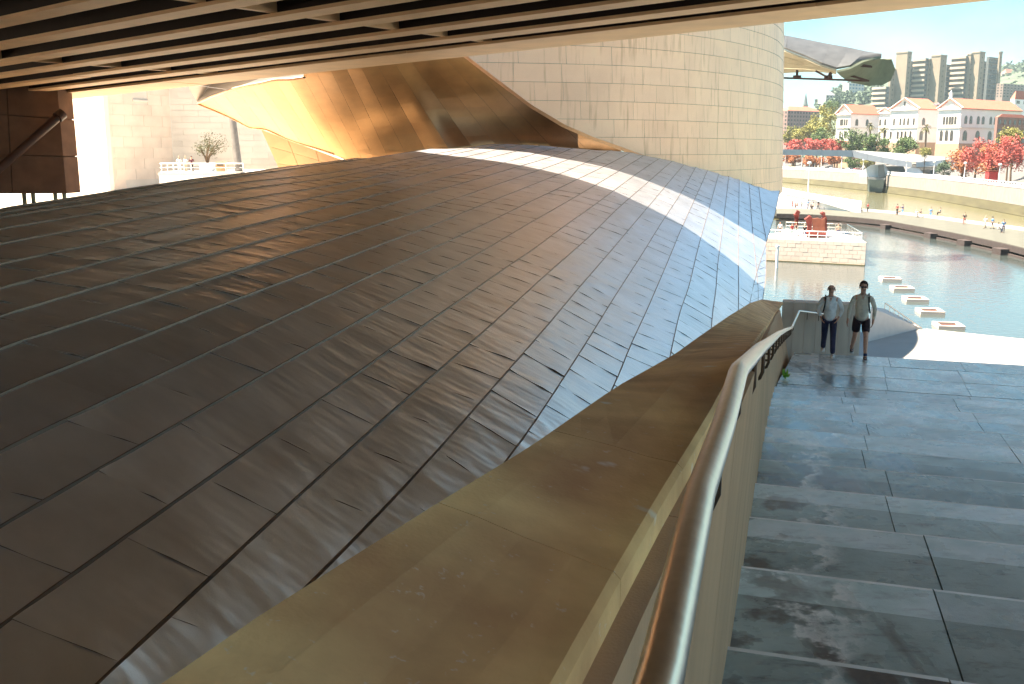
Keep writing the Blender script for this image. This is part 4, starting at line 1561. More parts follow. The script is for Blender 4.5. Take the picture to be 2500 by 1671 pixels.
m.sheet([[p + Vector((0, 0.55, 0.0)) for p in rows_lo], [p + Vector((0, 0.55, 0.45)) for p in rows_lo]], 0.4, smooth=False)
m.build('edge_kerb', M_WHITESTONE, wk)

prom_px = [(40, 690), (40, 470), (110, 480), (420, 560), (840, 640), (1130, 668), (1150, 690), (900, 668), (530, 652), (300, 645)]
flat('river_promenade', [(p.x, p.y) for p in (atz(*c2(*q), 2.3) for q in [(30, 641), (30, 520), (120, 505), (430, 572), (700, 638), (870, 652), (1130, 676), (1050, 684), (800, 665), (530, 653), (300, 646)])], 2.16, M_PROM, 1.4)
ra = [at(*c2(100, 500), 215), at(*c2(420, 565), 203), at(*c2(840, 632), 192)]
ramp_r = railing('ramp_side_railing', 'long white mesh railing sloping down along the riverside promenade', ra, 1.15, M_WHITE, 26, (1.0, 0.75, 0.5, 0.25, 0.05), 0.07)
rw = thing('ramp_side_wall', 'white wall of the sloping ramp behind the promenade visitors', 'wall', ra[1] - Vector((0, 0, 2)))
m = MB()
m.prism([ra[0] - Vector((0, 0, .1)), ra[1] - Vector((0, 0, .1)), ra[2] - Vector((0, 0, .1)), Vector((ra[2].x, ra[2].y, 1.9)), Vector((ra[0].x, ra[0].y, 1.9))], (0.05, 0.4, 0))
m.build('wall_body', M_WHITE, rw)

def lamp_post(name_lab, foot, h, grp=None, arm=True, r=0.09):
    root = thing('street_lamp', name_lab, 'lamp post', foot, grp)
    m = MB(); m.tube([foot, foot + Vector((0, 0, h * .5)), foot + Vector((0, 0, h))], [r, r * .8, r * .55], 8); m.build('pole', M_WHITE, root)
    m = MB(); m.tube([foot + Vector((0, 0, h)), foot + Vector((0, 0, h + .25)), foot + Vector((0, 0, h + .6))], [r * 1.2, r * 3.2, r * 1.5], 8); m.build('lamp_head', M_WHITE, root)
    m = MB(); m.tube([foot, foot + Vector((0, 0, .5))], r * 1.7, 8); m.build('base', M_WHITE, root)
    return root
f = atz(*c2(342, 640), 2.2)
lamp_post('tall white lamp post rising from the promenade behind the iron sculptures', f, (at(*c2(350, 235), (f - EYE).y / ray(*c2(350, 235)).y)).z - f.z, None, r=0.17)
wp_ = thing('white_mooring_post', 'short white post standing in the pond at the corner of the vault', 'post', atz(1896, 655, 0.8))
q = atz(1896, 655, 0.8)
m = MB(); m.tube([q - Vector((0, 0, 1)), q + Vector((0, 0, 2.4))], 0.16, 8); m.build('shaft', M_WHITE, wp_)
m = MB(); m.tube([q + Vector((0, 0, 2.4)), q + Vector((0, 0, 2.6))], 0.24, 8); m.build('cap', M_WHITE, wp_)

# ------------------------------------------------------------------ far bank
QZ = 5.6
bank_px = [(-250, 372), (100, 400), (500, 432), (900, 478), (1100, 500), (1450, 548), (1850, 620), (2270, 700), (2600, 765)]
bank = [atz(*c2(*q), 0.2) for q in bank_px]
bank = smooth_line(bank, 64, 4)
away = Vector((0.45, 0.89, 0))
qw = thing('quay_wall', 'long stone quay wall with a green tide band on the far river bank', 'wall', bank[30])
for i in range(0, 63, 3):
    j = min(63, i + 3)
    m = MB()
    m.sheet([[bank[k] + Vector((0, 0, 0.0)) for k in range(i, j + 1)][::-1], [bank[k] + away * 1.2 + Vector((0, 0, 2.3)) for k in range(i, j + 1)][::-1]], 0.4, smooth=False)
    m.build('tide_band', M_TIDE, qw)
    m = MB()
    m.sheet([[bank[k] + away * 1.0 + Vector((0, 0, 2.2)) for k in range(i, j + 1)][::-1], [bank[k] + away * 1.3 + Vector((0, 0, QZ)) for k in range(i, j + 1)][::-1]], 0.4, smooth=False)
    m.build('stone_face', mat('quay_stone', (0.24, 0.21, 0.18), rough=0.85, var=0.16, scale=1.2, stretch=(1.4, 1.4, .5), objvar=0.05), qw)
m = MB()
m.sheet([[p + away * 1.0 + Vector((0, 0, QZ + .25)) for p in bank][::-1], [p + away * 1.9 + Vector((0, 0, QZ + .25)) for p in bank][::-1]], 0.35, smooth=False)
m.build('coping', M_WHITESTONE, qw)
rows = []
for p in bank:
    rows.append([p + away * 1.5 + Vector((0, 0, QZ)), p + away * 45 + Vector((0, 0, QZ + 0.4)), p + away * 75 + Vector((0, 0, QZ + 3.5)), p + away * 400 + Vector((0, 0, QZ + 5))])
m = MB()
m.sheet(rows[::-1])
fb = m.build('far_bank_road', M_GROUND)
fb['kind'] = 'structure'
qr = thing('quay_railing', 'white balustrade along the top of the far quay wall', 'railing', bank[30] + away * 1.5 + Vector((0, 0, QZ)))
BK = Poly([p + away * 1.5 + Vector((0, 0, QZ + .25)) for p in bank])
for h, r_ in ((1.05, .09), (.55, .05), (.2, .05)):
    m = MB(); m.tube([p + away * 1.5 + Vector((0, 0, QZ + .25 + h)) for p in bank], r_, 5); m.build('rail', M_WHITE, qr)
for i in range(150):
    p = BK.at(BK.s[-1] * (i + .5) / 150)
    m = MB(); m.box(p.x - .1, p.x + .1, p.y - .1, p.y + .1, p.z, p.z + 1.1); m.build('post', M_WHITE, qr)

def bank_at(px, back=0.0):
    """a spot on the far bank in line with the surveyed column, a given distance behind the quay edge"""
    best = min(np.linspace(0, BK.s[-1], 800), key=lambda s: abs((lambda p: p.x / p.y)(BK.at(s) + away * back) - ray(px, 430).x / ray(px, 430).y))
    return BK.at(best) + away * back
LAMPX = [(133, 150, 290), (290, 155, 300), (466, 165, 300), (655, 170, 300), (855, 205, 310), (1255, 210, 330), (1510, 230, 400), (1795, 250, 440), (2115, 270, 480)]
LAMPL = ['white quay lamp post nearest the tall titanium wall', 'white quay lamp post second from the titanium wall', 'white quay lamp post third from the titanium wall',
         'white quay lamp post under the middle of the flat footbridge deck', 'white quay lamp post just before the first footbridge stair', 'white quay lamp post between the two footbridge stairs',
         'white quay lamp post just right of the footbridge stairs', 'white quay lamp post at the left edge of the red trees', 'white quay lamp post in front of the red trees, rightmost of the row']
for (x, yt, yb), lb in zip(LAMPX, LAMPL):
    p = bank_at(c2(x, yb)[0], 0.8)
    zt_ = EYE.z + ray(*c2(x, yt)).z * (p.y / ray(*c2(x, yt)).y)
    lamp_post(lb, p, max(4.5, zt_ - p.z), 'lamp posts along the far quay', r=0.16)

# parked cars on the far bank
CARC = [(180, 235, (0.75, 0.5, 0.06), 'yellow taxi parked behind the quay near the titanium wall'), (505, 262, (0.5, 0.5, 0.52), 'silver car parked left of the white car on the far quay'),
        (575, 268, (0.8, 0.8, 0.8), 'white car parked in the middle of the far quay row'), (650, 278, (0.06, 0.06, 0.07), 'black car parked beside the red car on the far quay'),
        (740, 285, (0.35, 0.4, 0.5), 'blue grey car parked next to the red car on the far quay'), (795, 290, (0.45, 0.05, 0.05), 'red car parked before the first footbridge stair')]
car0 = None
for x, y, c, lb in CARC:
    p = bank_at(c2(x, y)[0], 7.0)
    cm = mat('car_paint_%d' % x, c, rough=0.3, var=0.03)
    if car0 is None:
        car0 = thing('parked_car', lb, 'car', p, 'cars parked on the far quay')
        prof = [(-2.1, .35), (-2.15, .75), (-1.9, .95), (-1.1, 1.02), (-.6, 1.45), (.8, 1.48), (1.5, 1.02), (2.0, .92), (2.15, .6), (2.1, .35)]
        m = MB(); m.prism([p + Vector((a, -.85, b_)) for a, b_ in prof], (0, 1.7, 0)); m.build('body', cm, car0)
        m = MB(); m.prism([p + Vector((a, -.87, b_)) for a, b_ in [(-.95, 1.03), (-.55, 1.38), (.75, 1.4), (1.25, 1.03)]], (0, 1.74, 0)); m.build('side_window', M_GLASS, car0)
        for wx in (-1.35, 1.3):
            m = MB(); m.tube([p + Vector((wx, -.9, .33)), p + Vector((wx, .9, .33))], .33, 10); m.build('wheel', M_BLACK, car0)
    else:
        dup(car0, p, R.uniform(-.1, .1), lb, None, {'body': cm})
sg = thing('red_kiosk', 'small bright red kiosk box standing under the red trees on the quay', 'kiosk', bank_at(c2(2045, 365)[0], 6))
p = bank_at(c2(2045, 365)[0], 6)
m = MB(); m.box(p.x - 1.1, p.x + 1.1, p.y - 1, p.y + 1, p.z + .2, p.z + 3.0); m.build('cabinet', mat('kiosk_red', (0.6, 0.03, 0.03), rough=0.5), sg)
m = MB(); m.box(p.x - 1.25, p.x + 1.25, p.y - 1.1, p.y + 1.1, p.z + 3.0, p.z + 3.2); m.build('roof', M_RUST, sg)
m = MB(); m.box(p.x - 1.0, p.x + 1.0, p.y - .9, p.y + .9, p.z - .3, p.z + .2); m.build('plinth', M_BLACK, sg)

# ------------------------------------------------------------------ footbridge over the river
fbr = thing('footbridge', 'pale steel footbridge with a flat deck that splits into two stairs on the far bank', 'footbridge', atz(*c2(985, 490), 0.2))
def fpt(x, y, d): return at(*c2(x, y), d)
M_FB = mat('footbridge_steel', (0.34, 0.36, 0.38), rough=0.5, var=0.05, scale=0.4, metal=0.2)
M_FBG = mat('footbridge_grey', (0.22, 0.22, 0.21), rough=0.6, var=0.08, scale=0.4)
segs = [(-60, 92, 142, 300), (135, 95, 148, 306), (300, 97, 150, 312), (465, 100, 155, 318), (620, 102, 160, 322), (760, 105, 166, 326), (900, 138, 196, 326), (1040, 168, 222, 326), (1180, 192, 248, 326), (1310, 212, 262, 326)]
for (x0, t0, b0, d0), (x1, t1, b1, d1) in zip(segs[:-1], segs[1:]):
    m = MB()
    m.prism([fpt(x0 + 1, t0, d0), fpt(x1 - 1, t1, d1), fpt(x1 - 1, b1, d1), fpt(x0 + 1, b0, d0)], (0.6, 1.4, 0))
    m.build('deck_panel', M_FB, fbr)
m = MB()
m.prism([fpt(770, 104, 330), fpt(1100, 124, 336), fpt(1450, 150, 342), fpt(1770, 178, 350), fpt(1370, 212, 332), fpt(1180, 196, 330), fpt(900, 140, 328)], (0.8, 1.5, 0))
m.build('branch_deck', M_FBG, fbr)
m = MB()
m.prism([fpt(1350, 214, 331), fpt(1770, 180, 349), fpt(1770, 215, 349), fpt(1540, 250, 338), fpt(1350, 260, 331)], (0.6, 1.5, 0))
m.build('branch_side', M_FB, fbr)
m = MB()
m.prism([fpt(820, 350, 333), fpt(830, 310, 333), fpt(930, 240, 333), fpt(1045, 232, 333), fpt(1090, 300, 333), fpt(1085, 352, 333)], (2.0, 4.0, 0))
m.build('stair_wing', M_WHITE, fbr)
m = MB()
m.prism([fpt(1000, 240, 331), fpt(1050, 238, 331), fpt(1065, 352, 331), fpt(1000, 350, 331)], (0.4, 1.2, 0))
m.build('leg', M_FBG, fbr)
m = MB()
m.prism([fpt(1235, 390, 333), fpt(1250, 280, 333), fpt(1310, 262, 333), fpt(1370, 275, 333), fpt(1420, 330, 333), fpt(1432, 392, 333)], (2.0, 4.0, 0))
m.build('stair_wing', M_WHITE, fbr)
for k in range(10):
    f = k / 10
    m = MB()
    c = fpt(lerp(1100, 1140, f), lerp(255, 345, f), 338)
    m.obox(c, Vector((4.5, 1, 0)), Vector((-.4, 1.2, 0)), (0, 0, 0.18))
    m.build('stair_tread', M_FBG, fbr)
    m = MB()
    c = fpt(lerp(1400, 1560, f), lerp(235, 370, f), 345)
    m.obox(c, Vector((4.5, 1, 0)), Vector((-.4, 1.2, 0)), (0, 0, 0.18))
    m.build('stair_tread', M_FBG, fbr)
m = MB()
m.prism([fpt(915, 372, 329), fpt(1060, 380, 329), fpt(1035, 492, 329), fpt(918, 488, 329)], (1.5, 6, 0))
m.build('river_pier', M_TEAL, fbr)
m = MB()
m.prism([fpt(912, 350, 329.5), fpt(1066, 358, 329.5), fpt(1062, 382, 329.5), fpt(914, 374, 329.5)], (1.5, 6, 0))
m.build('pier_head', M_FBG, fbr)

# ------------------------------------------------------------------ far buildings
def c1(x, y): return (1880 + x / 3.734, y / 3.734)
def wz(px_py, y):
    return EYE.z + ray(*px_py).z * (y / ray(*px_py).y)

M_DWHITE = mat('white_stucco', (0.80, 0.77, 0.72), rough=0.85, var=0.04, scale=.3)
M_DPLINTH = mat('sandstone_plinth', (0.40, 0.27, 0.18), rough=0.85, var=0.1, scale=.4)
M_TILE = mat('clay_roof_tiles', (0.42, 0.125, 0.075), rough=0.8, var=0.14, scale=1.5)
M_CORN = mat('cornice_stone', (0.66, 0.60, 0.52), rough=0.8)
M_PANE = mat('dark_pane', (0.06, 0.055, 0.05), rough=0.25)
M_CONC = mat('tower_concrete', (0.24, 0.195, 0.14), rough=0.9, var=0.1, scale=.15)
M_CONCD = mat('tower_shade_concrete', (0.085, 0.10, 0.10), rough=0.9, var=0.1, scale=.2)  # bluish dark copy of the concrete: side and recess shade painted in
M_BALC = mat('balcony_face', (0.42, 0.34, 0.26), rough=0.9, var=0.08)

class Face:
    """a vertical facade between two plan points, with a z scale"""
    def __init__(self, p0, p1):
        self.p0, self.p1 = Vector((p0.x, p0.y, 0)), Vector((p1.x, p1.y, 0))
        self.L = (self.p1 - self.p0).length
        self.u = (self.p1 - self.p0).normalized()
        self.n = Vector((self.u.y, -self.u.x, 0))
    def pt(self, s, z, out=0.0):
        p = self.p0 + self.u * s + self.n * out
        return Vector((p.x, p.y, z))
    def s_at(self, px):
        r = ray(px, 300)
        k = r.x / r.y
        # p.x = k p.y
        d = (self.u.x - k * self.u.y)
        return (k * self.p0.y - self.p0.x) / d

def arched_window(fc, s, z0, z1, w, parent, m_=None, frame=M_CORN):
    """recessed pane with an arched head and a stone surround"""
    def outline(w_, za, zb):
        r_ = w_ / 2
        a = [(-r_, za), (r_, za)]
        for i in range(7):
            t = math.pi * i / 6
            a.append((r_ * math.cos(t), zb - r_ + r_ * math.sin(t)))
        return a
    m = MB()
    m.prism([fc.pt(s + x, z, 0.05) for x, z in outline(w + .3, z0 - .2, z1 + .2)], -fc.n * 0.1)
    f = m.build('window', frame, parent)
    m = MB()
    m.prism([fc.pt(s + x, z, 0.08) for x, z in outline(w, z0, z1)], -fc.n * 0.08)
    m.build('pane', m_ or M_PANE, f)
    return f

uni = thing('white_university_building', 'long white institutional building with red tile roofs and three gabled fronts across the river', 'building', at(*c1(1500, 1430), 400))
DB_ = 292.0
GF = Vector((0.6, -0.8, 0))
SF = Vector((0.8, 0.6, 0))
def corner(px, d):
    p = at(px, 330, d)
    return Vector((p.x, p.y, 0))
def along(p, dirv, px):
    """plan point from p along dirv that falls in the surveyed column px"""
    k = ray(px, 330).x / ray(px, 330).y
    t = (k * p.y - p.x) / (dirv.x - k * dirv.y)
    return p + dirv * t
def gable_wing(xl, xm, xr, y_eave, y_base, y_apex, x_apex, d, wins_g, wins_s, y_floor2, plinth=True, ext=9.0):
    """gabled front xl..xm and side wing xm..xr"""
    M_ = corner(c1(xm, 0)[0], d)
    L_ = along(M_, GF, c1(xl, 0)[0])
    R_ = along(M_, SF, c1(xr, 0)[0])
    zE = wz(c1(xm, y_eave), M_.y)
    zB = wz(c1(xm, y_base), M_.y)
    zA = wz(c1(xm, y_apex), M_.y)
    z2 = wz(c1(xm, y_floor2), M_.y)
    zG = 5.6
    Fg, Fs = Face(L_, M_), Face(M_, R_)
    mid = Fg.L / 2
    m = MB()
    body = [L_, M_, R_, R_ + (L_ - M_)]
    m.prism([Vector((p.x, p.y, zB)) for p in body], (0, 0, zE - zB))
    wall = m.build('wall', M_DWHITE, uni)
    m = MB()
    m.prism([Fg.pt(0, zE, 0), Fg.pt(Fg.L, zE, 0), Fg.pt(mid, zA, 0)], -Fg.n * 1.0)
    m.build('gable_wall', M_DWHITE, uni)
    m = MB()
    m.prism([Vector((p.x, p.y, zG)) for p in [L_ + Fg.n * .25 - Fg.u * .2, M_ + Fg.n * .25 + Fs.n * .25, R_ + Fs.n * .25, R_ + (L_ - M_)]], (0, 0, zB - zG))
    m.build('plinth', M_DPLINTH, uni)
    # roof: ridge parallel to the side wing
    m = MB()
    ov = 0.7
    rid0, rid1 = Fg.pt(mid, zA + .25, ov), Fg.pt(mid, zA + .25, 0) + Fs.u * Fs.L
    e0, e1 = Fg.pt(Fg.L + ov, zE - .1, ov), Fg.pt(Fg.L + ov, zE - .1, 0) + Fs.u * Fs.L
    w0_, w1_ = Fg.pt(-ov, zE - .1, ov), Fg.pt(-ov, zE - .1, 0) + Fs.u * Fs.L
    m.sheet([[e0, e1], [rid0, rid1]], 0.35, smooth=False)
    m.sheet([[rid0, rid1], [w0_, w1_]], 0.35, smooth=False)
    m.build('roof', M_TILE, uni)
    for pr in ((Fg.pt(-ov, zE, .35), Fg.pt(mid, zA + .1, .35)), (Fg.pt(mid, zA + .1, .35), Fg.pt(Fg.L + ov, zE, .35)), (Fg.pt(-.3, zE - .3, .3), Fg.pt(Fg.L + .3, zE - .3, .3))):
        m = MB(); m.bar(pr[0], pr[1], 0.6, 0.55); m.build('cornice', M_DWHITE, uni)
    for z in (zE - .35, z2):
        m = MB(); m.bar(Fs.pt(0.2, z, .22), Fs.pt(Fs.L, z, .22), 0.4, 0.45 if z != z2 else .3); m.build('cornice', M_CORN, uni)
    m = MB(); m.bar(Fg.pt(0, z2, .2), Fg.pt(Fg.L, z2, .2), 0.35, 0.3); m.build('cornice', M_CORN, uni)
    for x, y0, y1, w_ in wins_g:
        arched_window(Fg, Fg.s_at(c1(x, 0)[0]), wz(c1(xm, y1), M_.y), wz(c1(xm, y0), M_.y), w_ * 0.85, uni)
    for x, y0, y1, w_ in wins_s:
        arched_window(Fs, Fs.s_at(c1(x, 0)[0]), wz(c1(xm, y1), M_.y), wz(c1(xm, y0), M_.y), w_ * 1.35, uni)
    # tympanum opening
    return Fg, Fs, zE, zB, zA
gw = [(x, 1085, 1145, 1.0) for x in (645, 660, 680, 700)] + [(x, 1195, 1260, 1.1) for x in (645, 690)]
gable_wing(600, 725, 990, 1035, 1285, 955, 670, 432, gw, [(790, 1085, 1145, 1.5), (885, 1085, 1145, 1.5), (785, 1195, 1265, 1.5), (880, 1200, 1268, 1.5)], 1165)
Fl = gable_wing(985, 1085, 1200, 1022, 1290, 985, 1035, 424, [(1005, 1085, 1145, 1.2), (1050, 1085, 1145, 1.2), (1005, 1200, 1270, 1.2), (1055, 1200, 1270, 1.2)], [], 1165)
gb = [(x, 1075, 1140, 1.0) for x in (1130, 1188, 1222, 1258, 1310)] + [(x, 1195, 1265, 1.2) for x in (1108, 1172, 1208, 1242, 1288)]
gB = gable_wing(1085, 1335, 1540, 990, 1300, 893, 1210, 404, gb, [(1398, 1075, 1140, 1.6), (1385, 1195, 1280, 1.8)], 1165)
m = MB(); m.obox(gB[0].pt(gB[0].L / 2, (gB[2] + gB[4]) / 2, .1), gB[0].u * .35, gB[0].n * .1, (0, 0, .8)); m.build('gable_window', M_PANE, uni)
gcw = [(x, 1060, 1135, 1.1) for x in (1585, 1612, 1638, 1662, 1688)] + [(x, 1190, 1285, 1.6) for x in (1570, 1618, 1665)] + [(1608, 1350, 1400, 2.2)]
gC = gable_wing(1520, 1725, 2270, 985, 1310, 897, 1630, 380, gcw,
                [(x, 1055, 1128, 1.5) for x in (1782, 1828, 1895, 1940, 2010, 2052)] + [(x, 1190, 1282, 2.3) for x in (1785, 1900, 2012, 2120)], 1165)
m = MB(); q = gC[0].pt(gC[0].L / 2, gC[4] + .3, .1); m.obox(q + Vector((0, 0, .8)), gC[0].u * .5, gC[0].n * .5, (0, 0, 1.0)); m.tube([q + Vector((0, 0, 1.8)), q + Vector((0, 0, 3))], [.4, .05], 8); m.build('gable_ornament', M_DWHITE, uni)
for px in (1385, 1430, 1475, 1500, 1530):
    p = at(*c1(px, 935 + (px % 40)), 412)
    m = MB(); m.prism([p + Vector((-1.0, 0, -.4)), p + Vector((1.0, 0, -.4)), p + Vector((0, 0, .6))], (.8, 1.6, 0)); m.build('skylight', M_WHITE, uni)

def block_building(name, label, cat, xl, xm, xr, y_top, y_base, d, m_, rows_, cl, cr, roof=None, roof_h=0.0, wm=M_PANE, ww=0.45, wh=0.5, z_base=None):
    """plain block with a lit left face and a shaded right face, every window its own part"""
    root = thing(name, label, cat, at(*c1(xm, y_base), d))
    M_ = corner(c1(xm, 0)[0], d)
    L_ = along(M_, GF, c1(xl, 0)[0])
    R_ = along(M_, SF, c1(xr, 0)[0])
    zt_, zb_ = wz(c1(xm, y_top), M_.y), wz(c1(xm, y_base), M_.y)
    zg = z_base if z_base is not None else zb_ - 12
    m = MB()
    m.prism([Vector((p.x, p.y, zg)) for p in (L_, M_, R_, R_ + (L_ - M_))], (0, 0, zt_ - zg))
    m.build('wall', m_, root)
    for fc, n_ in ((Face(L_, M_), cl), (Face(M_, R_), cr)):
        for i in range(n_):
            for j in range(rows_):
                sw, hz = fc.L / n_, (zt_ - zb_) / rows_
                c = fc.pt(sw * (i + .5), zb_ + hz * (j + .5), 0.02)
                m = MB(); m.obox(c, fc.u * sw * ww / 2, fc.n * .06, (0, 0, hz * wh / 2)); m.build('window', wm, root)
    if roof:
        m = MB()
        P4 = [Vector((p.x, p.y, zt_)) for p in (L_ + (L_ - M_) * .04, M_ + (M_ - L_) * .04, R_ + (R_ - M_) * .04, R_ + (L_ - M_) * 1.04)]
        c = (P4[0] + P4[2]) / 2 + Vector((0, 0, roof_h))
        ridge = [P4[0].lerp(P4[1], .5).lerp(c, .35) + Vector((0, 0, roof_h * .65)), P4[2].lerp(P4[3], .5).lerp(c, .35) + Vector((0, 0, roof_h * .65))]
        m.add(P4 + ridge, [(0, 1, 4), (1, 2, 5, 4), (2, 3, 5), (3, 0, 4, 5), (3, 2, 1, 0)])
        m.build('roof', roof, root)
    return root, Face(L_, M_), Face(M_, R_), zt_, zb_

M_BRICK = mat('dull_brick', (0.25, 0.17, 0.15), rough=0.9, var=0.12, scale=.3)
block_building('brick_block', 'dull brick block with an orange roof between the titanium wall and the yellow trees', 'building', 60, 150, 440, 1008, 1220, 640, M_BRICK, 6, 3, 11, M_TILE, 3.0)
block_building('hillside_house', 'grey roofed house with a white end wall on the wooded hill', 'building', 418, 490, 580, 868, 960, 1150, M_WHITESTONE, 3, 0, 3, mat('slate', (0.2, .2, .21)), 5.0)
block_building('hillside_flats', 'pale block of flats with blue windows half hidden by the hill trees', 'building', 635, 690, 830, 757, 850, 1200, M_WHITESTONE, 3, 0, 5, None, 0, mat('blue_pane', (.12, .2, .28)), .6, .5)
block_building('arcade_house', 'reddish stone house with dark window bays beside the right end of the white building', 'building', 2040, 2062, 2330, 1068, 1330, 366, mat('reddish_stone', (0.26, 0.14, 0.11), rough=.9, var=.1), 3, 0, 6, M_TILE, 1.2)
block_building('brown_flats', 'brown block of flats with dark windows right of the towers', 'building', 2025, 2085, 2300, 762, 890, 860, mat('brown_render', (0.24, 0.18, 0.15), rough=.9), 5, 2, 7, None)
block_building('hill_house_row', 'row of red roofed houses high on the hill right of the towers', 'building', 2050, 2100, 2190, 668, 715, 1350, M_BALC, 2, 1, 5, M_TILE, 6.0)
block_building('white_villa', 'white roofed villa with an orange gable at the right end of the red roofs', 'building', 2160, 2200, 2330, 905, 960, 470, M_WHITE, 1, 0, 2, M_TILE, 4.0)
sp = thing('church_spire', 'slender grey church spire on the skyline above the brick block', 'church spire', at(*c1(320, 985), 1400))
q = at(*c1(320, 985), 1400)
m = MB(); m.box(q.x - 3.5, q.x + 3.5, q.y - 3.5, q.y + 3.5, q.z - 25, q.z + 4); m.build('tower', M_CONC, sp)
m = MB(); m.tube([q + Vector((0, 0, 4)), q + Vector((0, 0, 20))], [3.6, .2], 6); m.build('spire', M_CONCD, sp)

def tower(label, specs):
    root = thing('apartment_tower', label, 'tower block', at(*c1(specs[0][1], 900), 900), 'concrete tower blocks on the hill')
    for kind, xl, xm, xr, yt, yb, dd in specs:
        d = 900 + dd
        M_ = corner(c1(xm, 0)[0], d)
        L_ = along(M_, GF, c1(xl, 0)[0])
        R_ = along(M_, SF, c1(xr, 0)[0])
        zt_, zb_ = wz(c1(xm, yt), M_.y), wz(c1(xm, yb), M_.y) - 16
        m = MB()
        m.prism([Vector((p.x, p.y, zb_)) for p in (L_, M_, R_, R_ + (L_ - M_))], (0, 0, zt_ - zb_))
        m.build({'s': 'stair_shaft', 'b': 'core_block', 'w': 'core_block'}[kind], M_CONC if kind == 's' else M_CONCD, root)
        Fl_, Fr_ = Face(L_, M_), Face(M_, R_)
        if kind == 'b':
            z = zt_ - 2.2
            while z > zb_ + 10:
                m = MB(); m.prism([Fl_.pt(-.2, z, 1.5), Fl_.pt(Fl_.L * .62, z, 2.2), Fl_.pt(Fl_.L + .2, z, 1.5), Fl_.pt(Fl_.L, z, -.5), Fl_.pt(0, z, -.5)], (0, 0, 1.9)); m.build('balcony', M_BALC, root)
                m = MB(); m.obox(Fr_.pt(Fr_.L * .5, z + 1.0, .03), Fr_.u * Fr_.L * .36, Fr_.n * .05, (0, 0, .55)); m.build('window_band', M_PANE, root)
                z -= 4.5
        elif kind == 'w':
            z = zt_ - 3
            while z > zb_ + 10:
                for f in (.25, .5, .75):
                    m = MB(); m.obox(Fr_.pt(Fr_.L * f, z, .03), Fr_.u * Fr_.L * .07, Fr_.n * .05, (0, 0, .7)); m.build('window', M_PANE, root)
                m = MB(); m.bar(Fr_.pt(0, z + 1.5, .1), Fr_.pt(Fr_.L, z + 1.5, .1), .3, .5); m.build('floor_band', M_CONC, root)
                z -= 4.5
        else:
            m = MB(); m.prism([Vector((p.x, p.y, zt_)) for p in (L_ + Fl_.n * .4, M_ + Fl_.n * .4 + Fr_.n * .4, R_ + Fr_.n * .4, R_ + (L_ - M_))], (0, 0, 1.2)); m.build('parapet_band', M_CONC, root)
            for z in np.arange(zt_ - 4, zb_ + 12, -4.5):
                m = MB(); m.obox(Fr_.pt(Fr_.L * .5, z, .02), Fr_.u * .45, Fr_.n * .05, (0, 0, .6)); m.build('window', M_PANE, root)
    return root
tower('leftmost concrete tower block with stacked balconies, behind the canopy tip', [('b', 910, 1030, 1060, 790, 965, 0), ('s', 1045, 1062, 1110, 640, 960, 8), ('s', 1098, 1200, 1238, 482, 955, 4), ('w', 1200, 1240, 1292, 560, 900, 14)])
tower('second concrete tower block from the left, between two tall plain shafts', [('b', 1262, 1370, 1392, 532, 900, 4), ('s', 1372, 1400, 1420, 548, 905, 6), ('s', 1415, 1500, 1556, 512, 905, 0), ('w', 1520, 1560, 1622, 590, 890, 14)])
tower('third concrete tower block from the left with twin tall shafts', [('b', 1598, 1730, 1745, 510, 890, 4), ('s', 1736, 1770, 1785, 500, 890, 4), ('s', 1780, 1850, 1897, 482, 890, 0), ('w', 1850, 1880, 1925, 560, 890, 14)])
tower('rightmost concrete tower block, bluish in shade with a thin chimney', [('w', 1912, 1935, 2040, 520, 890, 10), ('s', 2016, 2030, 2052, 482, 890, 12)])

# ------------------------------------------------------------------ museum canopy by the river
def atc(px, py, d):
    return at(px, py, d * 1.36)
can = thing('river_canopy', 'grey metal canopy wing with a curled tip projecting from behind the titanium wall', 'canopy', at(1990, 170, 86))
T_pts = [(1860, 80, 94), (1918, 92, 92), (1970, 102, 91), (2020, 112, 90), (2070, 121, 89), (2110, 130, 88), (2148, 137, 87)]
L_pts = [(1860, 104, 90), (1918, 122, 88), (1965, 140, 87), (2005, 158, 86), (2042, 170, 85.5), (2075, 164, 85.5), (2148, 138, 86.9)]
for k in range(6):
    t0, t1, l0, l1 = atc(*T_pts[k]), atc(*T_pts[k + 1]), atc(*L_pts[k]), atc(*L_pts[k + 1])
    m = MB()
    m.sheet([[l0.lerp(t0, f) + Vector((0, -.5 * math.sin(math.pi * f), 0)) for f in (0, .25, .5, .75, 1)], [l1.lerp(t1, f) + Vector((0, -.5 * math.sin(math.pi * f), 0)) for f in (0, .25, .5, .75, 1)]], 0.25)
    m.build('upper_panel', M_CANOPY, can)
B_pts = [(1860, 180, 97), (1918, 176, 96), (1965, 173, 95), (2005, 173, 93.5), (2042, 178, 92)]
M_UNDER = mat('canopy_soffit', (0.42, 0.36, 0.25), rough=0.7, var=.1, objvar=.12)
for k in range(4):
    l0, l1, b0, b1 = atc(*L_pts[k]), atc(*L_pts[k + 1]), atc(*B_pts[k]), atc(*B_pts[k + 1])
    for q_ in range(4):
        f0, f1 = q_ / 4 + .012, (q_ + 1) / 4 - .012
        m = MB()
        m.sheet([[l0.lerp(b0, f0), l1.lerp(b1, f0)], [l0.lerp(b0, f1), l1.lerp(b1, f1)]], 0.2, smooth=False)
        m.build('soffit_panel', M_UNDER, can)
lip = [(2042, 172, 85.4), (2075, 164.5, 85.2), (2105, 148, 85.6), (2130, 140.5, 86.2), (2148, 137.5, 86.6)]
out_ = [(2122, 211, 91), (2150, 208, 91.5), (2172, 196, 91.5), (2184, 168, 91), (2176, 142, 90)]
M_TIPM = mat('canopy_tip', (0.16, 0.18, 0.12), rough=0.6, var=.15, scale=1.0)
rows = []
